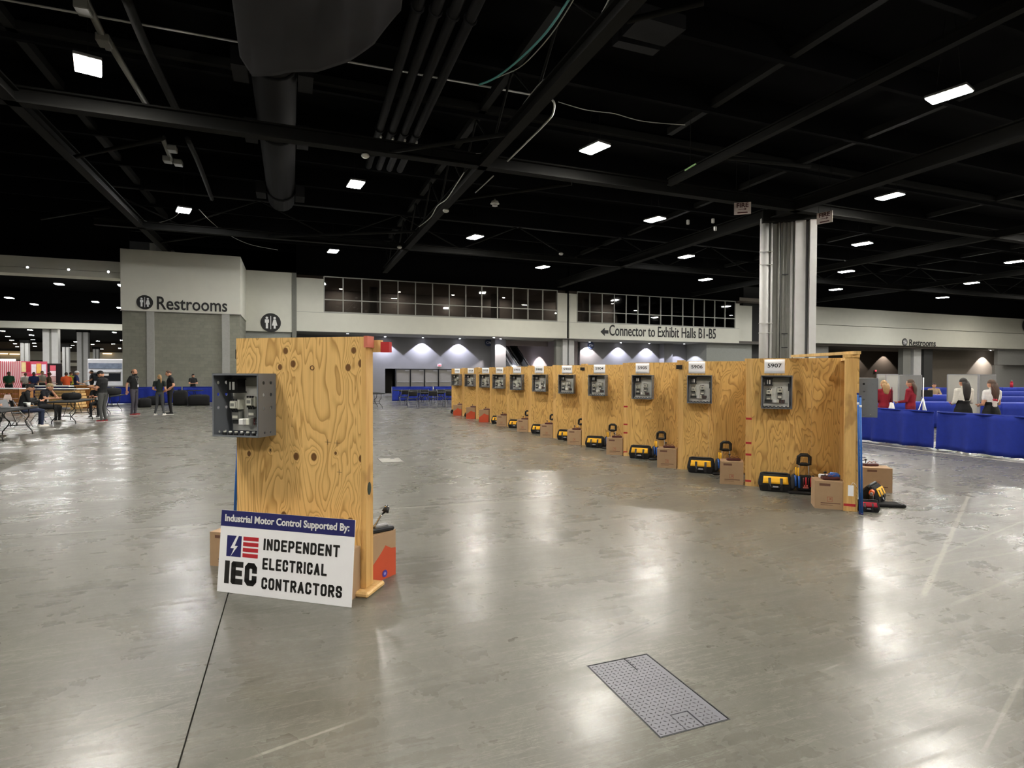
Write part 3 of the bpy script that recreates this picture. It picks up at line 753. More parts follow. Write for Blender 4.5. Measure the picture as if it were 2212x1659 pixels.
# ================================================================ LAMPS
def high_bay(loc, rz, label, m=None, group='high-bay lights of the hall', small=False):
    t = thing('high_bay_light', label, 'ceiling light', loc, rz, group)
    MB().cbox((0,0,.05),(.58,.98,.08),.015).build('housing', mat('lamp_housing', '#6a6a6a', .5), t)
    if not small:
        for k in range(4): MB().box((-.27+.14*k,-.46,-.012),(-.15+.14*k,.46,.008)).build('diffuser', m or lampglow, t)
        MB().cyl((0,-.3,.09),(0,-.1,2.2),.006,n=5).cyl((0,.3,.09),(0,.1,2.2),.006,n=5).build('hanging_wires', blacksteel, t)
    else: MB().box((-.27,-.46,-.012),(.27,.46,.008)).build('diffuser', m or lampglow, t)
    return t
NAMED = {(-1,-1):'brightest lamp high on the left of the ceiling', (0,0):'lamp above the left plywood stand, hanging under the cross beam', (1,-1):'lamp over the middle of the hall, third from the left', (2,-2):'large lamp near the top right corner',
 (-1,1):'lamp with a white cable drooping from both ends', (0,2):'lamp just above the left end of the window band', (1,1):'lamp over the middle window band', (2,0):'lamp left of the fire notice', (2,2):'small lamp above the joint between the window bands',
 (3,1):'lamp left of the steel column', (4,2):'small lamp above the connector lettering', (3,-1):'lamp above and right of the steel column', (4,0):'second lamp right of the steel column', (5,1):'third lamp right of the steel column', (6,2):'lowest lamp right of the steel column', (7,1):'lamp near the right edge, above the far wall', (8,2):'small lamp just above the far right wall'}
for i in range(-2, 12):
    for j in range(-6, 3):
        if (i+j) % 2: continue
        X, Y = 2.45+7.17*i, 24.1+6.8*j
        if i < -1 and j > -2 or X > 95 or ((i, j) not in NAMED and Y < -16): continue
        high_bay((X, Y, 9.3), .25 if (i % 3) else .1, NAMED.get((i, j), 'high-bay lamp of the ceiling grid outside the photograph'), lampcool if (i, j) in ((-1,1),(0,2),(3,1),(4,2),(5,1),(6,2),(7,1),(8,2)) else lampglow)
LH = [(74,657.5),(128,614),(20,643.6),(126.6,672.5),(260,665),(63,709),(65,713),(5,715),(17,727),(25,735),(68,724),(71,734),(32.5,742.5),(74,741.6),(37,749),(75.6,748),(163,738.5),(157,746),(151.5,751),(211.5,737),(200,744),(247,718),(263,735),(244.5,743),(258.6,752.5),(220,754)]
TH = ['first','second','third','fourth','fifth','sixth','seventh','eighth','ninth','tenth','eleventh','twelfth','thirteenth','fourteenth','fifteenth','sixteenth','seventeenth','eighteenth','nineteenth','twentieth','twenty-first','twenty-second']
up_ = sorted(q for q in LH if q[1] < 690); lo_ = sorted(q for q in LH if q[1] >= 690)
for k, (a, b) in enumerate(LH):
    p = G(a, b, 9.2)
    if abs(p.y-85.5) < 1.4: p = Vector((p.x, 87.2, 9.2))
    high_bay(p, .1, ('lamp above the far header beam, %s from the left' % TH[up_.index((a, b))]) if b < 690 else ('distant lamp under the far header beam, %s from the left' % TH[lo_.index((a, b))]), lampfar, 'lamps of the neighbouring hall', small=True)
for (X, Y) in ((-14,47.5),(-19,46.5),(-14,60),(-24,52),(-34,60),(-20,75),(-22,99),(-34,99)):  # unseen lamps added to brighten the trailer, stalls and far columns
    high_bay((X, Y, 9.4), .1, 'unseen high-bay lamp added to brighten the neighbouring hall', lampfar, 'added unseen lamps of the neighbouring hall', small=True)
# wall-washing downlights that throw the scallops
def washer(loc, label, power=430, col=(.80,.82,1.), group='wall-washing downlights'):
    t = thing('wall_washer', label, 'light', loc, group=group)
    MB().cyl((0,0,-.02),(0,0,.0),.11,n=14).build('trim_ring', white, t); MB().cyl((0,0,-.024),(0,0,-.02),.07,n=12).build('lens', glowwhite, t)
    l = bpy.data.lights.new('spot', 'SPOT'); l.energy = power; l.spot_size = math.radians(100); l.spot_blend = .15; l.shadow_soft_size = .05; l.color = col
    o = link(bpy.data.objects.new('spot', l), t); o.location = (0,0,-.04)
for k, px in enumerate((830, 911, 990, 1067)):
    washer((AY(px,742,AW).x, AW-.5 if k < 3 else AW-1.7, 4.71), ['downlight beside the plywood stand','second downlight over the exit doors','downlight above the exit sign','downlight beside the C3b roundel'][k], col=(.82,.82,1.) if k < 3 else (1,.9,.86))
for k, px in enumerate((1268, 1335, 1396, 1460, 1518)):
    washer((AY(px,753,AW).x, AW-.5 if k != 3 else AW-1.3, 4.71), ['downlight beside the C2d roundel','downlight above the fourth booth from the right','downlight above the third booth from the right','downlight on the projecting pier','downlight above the second booth from the right'][k], col=(.82,.82,1.) if 0 < k < 4 else (1,.9,.88))
washer((AY(2122,780,48.5).x, 47.55, 4.94), 'single downlight on the far right wall', 1000, (1,.94,.92))
for px, py in ((751,717),(1068,727)):
    p = AY(px, py, FY+.8)
    dl = thing('soffit_downlight', 'tiny bright downlight in the soffit edge ' + ('above the left plywood stand' if px < 900 else 'left of the escalators'), 'light', (p.x, FY+.9, 4.72))
    MB().cyl((0,0,-.02),(0,0,0),.1,n=12).build('trim_ring', white, dl); MB().cyl((0,0,-.03),(0,0,-.02),.07,n=12).build('lens', glowwhite, dl)
for k, px in enumerate((65, 153, 238)):
    p = AY(px, 582+k*5, 41.3)
    dl = thing('header_downlight', ['left','middle','right'][k] + ' tiny downlight on the near header beam', 'light', (p.x, 40.97, 7.71))
    MB().cyl((0,0,0),(0,-.04,0),.07,n=10).build('trim_ring', white, dl); MB().cyl((0,-.04,0),(0,-.05,0),.05,n=10).build('lens', glowwhite, dl)
# ================================================================ CEILING SERVICES
def hang(name, label, cat, mb, m, part=None, group=None):
    o = mb.build(name, m); return tag(o, label, cat, group)
m = MB(); a, b = G(0,8,10.), G(1165,209,10.)
hang('ceiling_conduit', 'long thin white conduit running across the upper ceiling', 'pipe', MB().cyl((-16,18.6,11.12),(7.8,18.1,11.12),.032,n=8), conduit)
dk = thing('air_duct', 'wide dark grey air duct hanging under the ceiling on the left', 'duct', (-.45,0,0))
m = MB(); rr = []
for Y in (6, 14, 22, 31): rr.append([(.62*math.cos(q), Y, 10.35+.62*math.sin(q)) for q in [2*PI*i/18 for i in range(18)]])
m.loft(rr); m.build('duct_body', ductgrey, dk)
for Y in (9, 17.2, 22.0, 29): MB().tube([(.65*math.cos(q), Y, 10.35+.65*math.sin(q)) for q in [2*PI*i/18 for i in range(18)]], .05, 6, True).build('collar', ductgrey, dk)
for Y in (17.6, 22.2, 29.2):
    for e in (-1, 1): MB().box((e*.85-.2,Y-.5,9.9),(e*.85+.2,Y+.5,10.4)).build('branch_box', ductgrey, dk)
cloth = MB()
EDGE = [(518,120),(545,166),(610,160),(680,158),(750,138),(810,92),(866,22)]
def sag(u, v):
    k = u*(len(EDGE)-1); i = min(int(k), len(EDGE)-2); f = k-i; f = f*f*(3-2*f)
    ex_ = EDGE[i][0]*(1-f)+EDGE[i+1][0]*f; ey_ = EDGE[i][1]*(1-f)+EDGE[i+1][1]*f
    z = 9.62 - .34*math.sin(PI*min(1, u*1.1))*v**.7
    A = G(480+410*u, -150, z); B = G(ex_, ey_, z); p = A.lerp(B, v)
    return p + Vector((0, 0, .035*math.sin(11*v+6*u)*(1-abs(2*u-1)) + .02*math.sin(25*u+4*v)))
cloth.grid(sag, 40, 26)
o = cloth.build('ceiling_cloth', clothm, solid=.01); tag(o, 'dark cloth sagging under the duct at the top of the view', 'cloth')
for k in range(4):
    m = MB(); pts = []
    for t_ in range(8):
        Y = 5 + 19.5*t_/7; pts.append((2.75+.43*k + .02*(Y-12), Y, 10.25))
    m.tube(pts, .13, 10)
    pp = thing('ceiling_pipe', ['leftmost','second','third','rightmost'][k] + ' of the four parallel dark pipes under the ceiling', 'pipe', group='four parallel ceiling pipes')
    m.build('pipe_run', ductgrey, pp)
    for Y in (13.5, 20.6): MB().tube([(2.75+.43*k+.02*(Y-12)+.15*math.cos(q), Y, 10.25+.15*math.sin(q)) for q in [2*PI*i/12 for i in range(12)]], .03, 6, True).build('collar', ductgrey, pp)
    MB().cyl((2.75+.43*k+.25, 20.9, 10.1),(2.75+.43*k+.25, 21.1, 10.05),.04,n=8).build('end_fitting', conduit, pp)
teal = mat('teal_cable', '#4d8f8c', .5); whitecable = mat('pale_cable', '#a9a9a2', .6)
def cable(label, pts, z, r, m_, name='hanging_cable', group=None):
    P_ = [G(p[0], p[1], p[2] if len(p) > 2 else z) for p in pts]; Q = []
    for i in range(len(P_)-1):                      # Catmull-Rom smoothing
        p0, p1, p2, p3 = P_[max(i-1,0)], P_[i], P_[i+1], P_[min(i+2,len(P_)-1)]
        for k in range(5):
            t_ = k/5; Q.append(.5*((2*p1)+(p2-p0)*t_+(2*p0-5*p1+4*p2-p3)*t_*t_+(-p0+3*p1-3*p2+p3)*t_**3))
    Q.append(P_[-1]); o = MB().tube(Q, r, 6).build(name, m_); return tag(o, label, 'cable', group)
cable('teal cable curving down from the top middle of the ceiling', [(1235,-10),(1180,70),(1120,130),(1070,168),(1035,183)], 9.9, .03, teal)
cable('thin pale cable curving beside the teal cable', [(1245,-10),(1190,75),(1130,140),(1085,163),(1062,172)], 9.95, .014, whitecable)
cable('pale cable following the middle beam from the top edge', [(1320,-10),(1290,45),(1240,110),(1195,160),(1160,187),(1098,270)], 9.4, .018, whitecable)
cable('white conduit bent like a hook beside the middle beam', [(1188,212),(1197,222),(1196,240),(1187,257),(1150,295),(1096,348)], 9.0, .03, conduit, 'bent_conduit')
cable('short straight conduit below the cross beam', [(1066,380),(1027,416)], 9.05, .025, conduit, 'straight_conduit')
cable('thin pale cable sagging to the right of the bent conduit', [(1206,220),(1260,236),(1300,242),(1330,246),(1390,262),(1480,270)], 9.6, .012, whitecable)
cable('white cable drooping to the left of the cabled lamp', [(393,452),(375,470),(340,481),(310,476),(285,462),(260,440)], 9.25, .012, whitecable)
cable('white cable drooping to the right of the cabled lamp', [(430,452),(455,478),(490,505),(540,528),(600,540)], 9.25, .012, whitecable)
cable('cable looped along the lower end of the middle beam', [(1003,372),(985,400),(965,430),(945,445),(930,470),(905,490)], 9.0, .02, whitecable)
cable('pair of cables fanning under the brace by the middle beam', [(1095,288),(1075,312),(1050,328),(1028,332)], 9.3, .012, whitecable)
cable('green-tipped conduit under the right ceiling beam', [(1480,368),(1503,354)], 8.88, .03, mat('green_conduit', '#7da36d', .5), 'green_conduit')
gc = G(1491,361,8.88); tag(MB().cyl(gc+Vector((0,0,.02)),gc+Vector((0,0,2.75)),.008,n=5).build('conduit_hanger', blacksteel), 'thin rod holding the green-tipped conduit', 'rod')
tr_ = thing('cable_tray', 'pale cable tray with junction boxes along the left of the ceiling', 'cable tray', (0,0,0))
for (p, q) in (((185,0),(235,105)), ((238,95),(330,248)), ((352,300),(370,345))): 
    A, B = G(*p, 10.2), G(*q, 10.2); MB().cyl(A, B, .09, n=4).build('tray_run', mat('tray_metal', '#6d6d68', .5), tr_)
for p in ((180,18),(225,88),(372,322),(362,345),(385,352)): MB().cbox(G(*p, 10.1), (.3,.4,.2), .02).build('junction_box', mat('tray_metal', '#6d6d68', .5), tr_)
cable('dark pipe slanting down the left of the ceiling to the cross beam', [(270,-10),(320,110),(390,255)], 10.1, .12, blacksteel, 'slanting_pipe')
cable('dark pipe slanting from the cross beam towards the cabled lamp', [(405,300),(430,355),(458,430)], 10.1, .1, blacksteel, 'slanting_pipe')
for k, q_ in enumerate((((1344,78),(1435,101),(1482,64),(1385,36)), ((1322,100),(1410,121),(1425,108),(1336,88)))):
    pd0 = [G(*p, 10.2+.1*k) for p in q_]; cp0 = sum(pd0, Vector())/4
    o = MB().add([p-cp0 for p in pd0] + [p-cp0+Vector((0,0,.35)) for p in pd0], [(0,3,2,1),(4,5,6,7),(0,1,5,4),(1,2,6,5),(2,3,7,6),(3,0,4,7)]).build('ceiling_panel', ductgrey); o.location = cp0
    tag(o, ['large dark flat panel under the ceiling right of the middle beam','narrow dark flat panel below the larger ceiling panel'][k], 'panel')
washer((68.5,53.2,4.94), 'faint downlight in the dark right alcove, left one', 420, (1,.85,.75)); washer((74.,53.2,4.94), 'faint downlight in the dark right alcove, near the exit sign', 420, (1,.85,.75))
washer((19.4,52.2,4.71), 'downlight added to brighten the left escalator', 900, (1,.95,.9)); washer((21.4,52.2,4.71), 'downlight added to brighten the right escalator', 900, (1,.95,.9)); washer((20.4,57.0,4.71), 'downlight added to brighten the back of the escalator hall', 700, (1,.95,.9))  # spots added to brighten the escalator well
# loudspeaker dome, small white fittings
sp = thing('ceiling_horn', 'small white round loudspeaker hanging under the brace', 'loudspeaker', G(1069,430,8.9))
for z, r in ((0,.05),(-.08,.16),(-.15,.19),(-.24,.12)): MB().cyl((0,0,z),(0,0,z-.05),r*.8,r,n=14).build('ring', conduit, sp)
for px, py, lb in ((789,336,'white sensor dome on the cross beam'),(963,455,'oval white fitting at the lower end of the middle beam'),(863,534,'small white camera under the far cross beam'),(1212,1683*.3377-20,'tiny white sensor near the far beam')):
    o = MB().ell((0,0,0),(.14,.14,.09),10,6).build('ceiling_sensor', conduit); o.location = G(px, py, 8.85); tag(o, lb, 'sensor')
for k, (px, py) in enumerate(((1486,480),(1540,477),(1545,494))):
    o = MB().cbox((0,0,0),(.12,.1,.2),.02).build('ceiling_speaker', conduit); o.location = G(px, py, 8.3); tag(o, ['small white fitting left of the column, leftmost of three','upper of two white fittings by the column','lower of two white fittings by the column'][k], 'fitting')
# fire notices
for k, (px, py, rz) in enumerate(((1604,450,-.62),(1781,470,-1.25))):
    p = G(px, py, 8.62); t = thing('fire_notice', ['fire notice with arrow hanging left of the column head','tilted fire notice hanging right of the column head'][k], 'sign', p, rz)
    MB().box((-.33,0,-.25),(.33,.02,.25)).build('board', mat('notice_board', '#c9bdb8', .7), t)
    put_text('FIRE', .46, mat('notice_dark_red', '#4a1f1c', .6), t, (-.23,-.004,.04))
    MB().box((-.16,-.006,-.045),(.1,0,-.025)).prism([(.08,-.08),(.17,-.035),(.08,.01)],-.006,0).build('arrow', mat('notice_dark_red', '#4a1f1c', .6), t)
    MB().box((-.2,-.006,-.2),(.2,0,-.15)).build('small_print', mat('notice_dark_red', '#4a1f1c', .6), t)
    MB().cyl((-.25,.01,.25),(-.25,.01,3.0),.008,n=5).cyl((.25,.01,.25),(.25,.01,3.0),.008,n=5).build('hangers', blacksteel, t)
# ================================================================ THE STEEL COLUMN
ang = math.atan2(20.6, 21.6)                      # its broad side faces the stands
c = thing('steel_column', 'pale steel column with pipes rising to the ceiling behind the plywood row', 'column', (21.55,20.65,0), -math.radians(35))
MB().box((.42,-.35,0),(.86,.35,9.0)).build('flange', colwhite, c)      # local x to the right, front is -y
MB().box((1.02,-.45,0),(1.30,.35,9.0)).build('flange', colwhite, c)
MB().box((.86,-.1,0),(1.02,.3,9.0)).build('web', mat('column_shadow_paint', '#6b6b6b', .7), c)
MB().box((-.15,-.12,0),(.42,.3,9.0)).build('casing', colgrey, c)
MB().box((-.65,-.02,0),(-.2,.3,9.0)).build('casing', colgrey, c)
MB().cyl((.3,-.16,0),(.3,-.16,9.0),.06,n=12).build('pipe', colwhite, c)
MB().cyl((-.84,-.02,0),(-.84,-.02,9.0),.21,n=18).build('pipe', colwhite, c)
MB().cyl((-.56,-.14,0),(-.56,-.14,9.0),.05,n=12).build('pipe', colwhite, c)
MB().cyl((-.24,-.14,0),(-.24,-.14,9.0),.05,n=12).build('pipe', colgrey, c)
MB().cyl((-.06,-.18,0),(-.06,-.18,9.0),.035,n=12).build('pipe', colgrey, c)
MB().cyl((.1,-.16,0),(.1,-.16,9.0),.03,n=12).build('pipe', colgrey, c)
for z in (2.0, 3.6, 4.05, 6.8, 7.4):
    m = MB().box((-1.1,-.24,z),(-.5,-.18,z+.03)); m.build('pipe_clamp', conduit, c)
for z in (2.9, 3.55, 6.3): MB().box((-.1,-.23,z),(.16,-.14,z+.04)).build('pipe_clamp', darkmetal, c)
MB().box((-1.0,-.5,8.75),(1.35,.45,9.3)).build('cap_plate', blacksteel, c)
# ================================================================ WALL SIGNS
def restroom_icon(parent, c, r, y):
    MB().cyl((c[0],y,c[1]),(c[0],y-.04,c[1]),r,n=32).build('disc', inkblack, parent)
    for e in (-1, 1):
        m = MB(); x = c[0]+e*r*.38; k = r
        m.cyl((x,y-.04,c[1]+.5*k),(x,y-.055,c[1]+.5*k),.13*k,n=14)
        if e < 0: poly = [(x-.2*k,c[1]-.02*k),(x-.11*k,c[1]-.02*k),(x-.11*k,c[1]-.62*k),(x+.11*k,c[1]-.62*k),(x+.11*k,c[1]-.02*k),(x+.2*k,c[1]-.02*k),(x+.2*k,c[1]+.33*k),(x-.2*k,c[1]+.33*k)]
        else: poly = [(x-.1*k,c[1]-.62*k),(x+.1*k,c[1]-.62*k),(x+.1*k,c[1]-.3*k),(x+.27*k,c[1]-.3*k),(x+.12*k,c[1]+.33*k),(x-.12*k,c[1]+.33*k),(x-.27*k,c[1]-.3*k),(x-.1*k,c[1]-.3*k)]
        m.prism(poly, y-.055, y-.04); m.build('figure', white, parent)
    MB().box((c[0]-.03*r,y-.055,c[1]-.7*r),(c[0]+.03*r,y-.04,c[1]+.7*r)).build('divider', white, parent)
def wall_text(name, label, key, p0, p1, Y, hgt, icon=None):
    a, b = AY(*p0, Y), AY(*p1, Y); t = thing(name, label, 'sign', (a.x, Y, (a.z+b.z)/2))
    put_text(key, b.x-a.x, inkblack, t, (0,-.012,0), height=hgt)
    if icon: q = AY(*icon[0], Y); restroom_icon(t, (q.x-a.x, q.z-t.location.z), icon[1], 0)
    return t
wall_text('restroom_sign', 'large black Restrooms lettering with round icon on the left cream block', 'rest', (339,668), (491,673), 39.49, .78, ((313,653),.42))
wall_text('restroom_sign', 'small Restrooms lettering with round icon on the far right wall band', 'rest', (1964,747), (2021,748), 44.54, .74, ((1954,739),.42))
t = thing('restroom_roundel', 'black round restroom icon alone on the set-back cream wall', 'sign', (AY(585,697,44.4).x, 44.39, 5.26)); restroom_icon(t, (0,0), .67, 0)
t = thing('restroom_roundel', 'black round icon cut by the right edge of the photo', 'sign', (AY(2217,703,44.5).x, 44.53, AY(2217,703,44.5).z)); restroom_icon(t, (0,0), .75, 0)
t = wall_text('connector_sign', 'long black lettering Connector to Exhibit Halls B1-B5 with arrow', 'conn', (1316,725), (1546,731), FY-.005, .98)
ax0, ax1 = AY(1297,713,FY).x - t.location.x, AY(1314,713,FY).x - t.location.x; az = .30
MB().prism([(ax0,az),(ax0+.42,az-.36),(ax0+.42,az-.15),(ax1,az-.15),(ax1,az+.15),(ax0+.42,az+.15),(ax0+.42,az+.36)], -.03, 0).build('arrow', inkblack, t)
for key, px, py, Y, lb in (('C3b',1055,740,AW-.0,'blue round C3b sign left of the escalators'), ('C2d',1276,746,AW,'blue round C2d sign above the booth row')):
    p = AY(px, py, Y); t = thing('hall_roundel', lb, 'sign', (p.x, Y-.02, p.z))
    MB().cyl((0,0,0),(0,-.05,0),.34,n=28).build('disc', mat('roundel_blue', '#2c3a5c', .5), t); put_text(key, .42, white, t, (-.21,-.055,-.09))
for px, py, Y, lb in ((949,789,AW,'red exit sign over the doors'), (1891,801,53.97,'small red exit sign in the dark right alcove')):
    p = AY(px, py, Y); t = thing('exit_sign', lb, 'sign', (p.x, Y-.03, p.z))
    MB().cbox((0,0,0),(.34,.06,.24),.01).build('housing', white, t); put_text('EXIT', .27, exitred, t, (-.135,-.035,-.05))
# ================================================================ ESCALATORS
def escalator(X, label):
    t = thing('escalator', label, 'escalator', (X, 49.5, 0)); run, rise = 8.1, 4.7
    m = MB()
    for k in range(24):
        y = .3 + run*k/24; z = rise*k/24; m.box((-.5,y,z-.25),(.5,y+run/24+.05,z))
    m.build('steps', mat('escalator_step', '#26272a', .5), t)
    for e in (-1, 1):
        MB().add([(e*.56,0,-.1),(e*.56,run,rise-.1),(e*.56,run,rise+.75),(e*.56,0,.75),(e*.6,0,-.1),(e*.6,run,rise-.1),(e*.6,run,rise+.75),(e*.6,0,.75)], [(0,1,2,3),(7,6,5,4),(0,4,5,1),(1,5,6,2),(2,6,7,3),(3,7,4,0)]).build('balustrade', mat('smoked_glass', '#3a3c40', .2, var=.05), t)
        MB().tube([(e*.58,-.3,.35),(e*.58,-.4,.6),(e*.58,-.2,.85),(e*.58,0,.92),(e*.58,run,rise+.9)], .06, 8).build('handrail', black, t)
        MB().add([(e*.62,0,.02),(e*.62,run,rise+.02),(e*.72,run,rise+.02),(e*.72,0,.02),(e*.62,0,-.3),(e*.62,run,rise-.3),(e*.72,run,rise-.3),(e*.72,0,-.3)], [(0,3,2,1),(4,5,6,7),(0,1,5,4),(1,2,6,5),(2,3,7,6),(3,0,4,7)]).build('skirt', alum, t)
        MB().cbox((e*.66,3.9,2.45),(.12,.3,.12),.02).build('skirt_light', glowwhite, t)
escalator(19.3, 'left escalator with steps showing above the booth row'); escalator(21.3, 'right escalator with steps showing above the booth row')
# pier and posts beside the escalators
t = thing('concourse_pier', 'pair of pale steel posts right of the escalators', 'column', (22.2, 45.6, 0))
MB().box((-.55,0,0),(.0,.5,4.70)).build('flange', colgrey, t); MB().box((.0,-.2,0),(.45,.4,4.70)).build('flange', colwhite, t); MB().box((.45,0,0),(.6,.4,4.70)).build('web', black, t); MB().box((.6,-.2,0),(1.1,.4,4.70)).build('flange', colwhite, t)
# ================================================================ CONTROL ENCLOSURES
def enclosure(loc, rz, label, group='grey motor-control enclosures', empty=False):
    W, H, D = ENC_W, ENC_H, ENC_D
    t = thing('control_enclosure', label, 'enclosure', loc, rz, group); e = .003
    for s in (-1, 1):
        o = meshobj('side_panel', SIDE, t, (s*(W/2-e/2), -D, 0), (PI/2, 0, PI/2), m=enclosure_grey)
    MB().box((-W/2,-D,H-e),(W/2,0,H)).build('top_panel', enclosure_grey, t); MB().box((-W/2,-D,0),(W/2,0,e)).build('bottom_panel', enclosure_grey, t)
    MB().box((-W/2,-.004,e),(W/2,-.001,H-e)).build('back_panel', enclosure_dark, t)
    f = MB(); f.box((-W/2,-D,H-.014),(W/2,-D+.003,H)); f.box((-W/2,-D,0),(W/2,-D+.003,.014)); f.box((-W/2,-D,0),(-W/2+.012,-D+.003,H)); f.box((W/2-.012,-D,0),(W/2,-D+.003,H)); f.build('rim', enclosure_grey, t)
    MB().box((-W/2+.03,-.02,.03),(W/2-.03,-.016,H-.03)).build('back_plate', plate_grey, t)
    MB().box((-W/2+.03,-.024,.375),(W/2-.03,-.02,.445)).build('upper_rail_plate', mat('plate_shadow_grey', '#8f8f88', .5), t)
    # transformer
    tr = MB().box((-.15,-.11,.335),(-.055,-.02,.425)); tr = tr.box((-.16,-.115,.425),(-.045,-.02,.435)).box((-.16,-.115,.325),(-.045,-.02,.335)).build('transformer', black, t)
    MB().box((-.125,-.113,.35),(-.115,-.11,.41)).box((-.1,-.113,.35),(-.08,-.11,.41)).build('rating_label', white, tr)
    # two motor starters: contactor over overload relay
    for x, z in ((-.10,.235),(.045,.26)):
        c = MB().cbox((x,-.055,z),(.078,.07,.075),.004); c = c.cbox((x,-.1,z),(.05,.03,.055),.004).build('contactor', relay_grey, t)
        m = MB()
        for k in range(3): m.box((x-.03+.022*k,-.098,z+.03),(x-.018+.022*k,-.088,z+.045)).box((x-.03+.022*k,-.098,z-.045),(x-.018+.022*k,-.088,z-.03))
        m.build('terminal_screws', darkmetal, c)
        MB().box((x+.026,-.117,z-.02),(x+.03,-.115,z+.02)).box((x-.015,-.117,z-.012),(x+.015,-.115,z+.012)).build('face_plate', relay_mid, c)
        ov = MB().cbox((x,-.05,z-.085),(.07,.06,.065),.004).build('overload_relay', relay_mid, t)
        m = MB()
        for k in range(3): m.box((x-.028+.02*k,-.084,z-.058),(x-.016+.02*k,-.078,z-.04))
        m.build('terminal_screws', darkmetal, ov); MB().box((x-.025,-.083,z-.105),(x+.02,-.08,z-.085)).build('face_plate', relay_grey, ov)
    # lower rail: fuse block, relay, terminal blocks
    MB().box((-.15,-.05,.085),(-.055,-.02,.125)).build('fuse_block', mat('dark_grey_plastic', '#4b4d4c', .5), t)
    MB().cbox((-.02,-.07,.105),(.045,.1,.05),.006).build('ice_cube_relay', white, t); MB().cbox((.018,-.06,.105),(.03,.07,.05),.004).build('relay_socket', relay_grey, t)
    for k in range(4): MB().box((.045+.018*k,-.06,.08),(.06+.018*k,-.02,.125)).build('terminal_block', mat('dark_grey_plastic', '#4b4d4c', .5) if k % 2 else maroon, t)
    for k in range(3):
        MB().cyl((.06+.018*k,-.065,.1),(.06+.018*k,-.06,.1),.004,n=6).build('screw_head', steel, t)
    for k in range(7):
        x = -W/2+.045+k*.051; MB().cyl((x,-.13,.004),(x,-.13,.024),.016,n=10).build('push_button', black, t)
        MB().cyl((x,-.13,.024),(x,-.13,.036),.011,n=10).build('contact_block', white if k % 2 else relay_grey, t)
    MB().box((W/2-.045,-.03,.25),(W/2-.035,-.02,.36)).build('wire_duct', darkmetal, t)
    return t
# ================================================================ PLYWOOD STATIONS
RX = 6.32
POSTS = [4.93,6.61,8.2,9.95,11.74,13.3,14.95,16.7,18.35,19.9,21.68,23.6]
ORN = ['first','second','third','fourth','fifth','sixth','seventh','eighth','ninth','tenth','eleventh']
ORD = ['nearest, at the right end of the row','second from the right end','third from the right end','fourth from the right end','fifth from the right end','middle one of the row','fifth from the far left end','fourth from the far left end','third from the far left end','second from the far left end','farthest, at the left end of the row']
def wing_box(m, V, w, yo, a, b):
    """box given in the frame (along w, outward yo, up) with origin V, in station-local space"""
    vs = [V + w*x + yo*y + Vector((0,0,z)) for z in (a[2],b[2]) for x, y in ((a[0],a[1]),(b[0],a[1]),(b[0],b[1]),(a[0],b[1]))]
    m.add(vs, [(0,3,2,1),(4,5,6,7),(0,1,5,4),(1,2,6,5),(2,3,7,6),(3,0,4,7)]); return m
FR = []
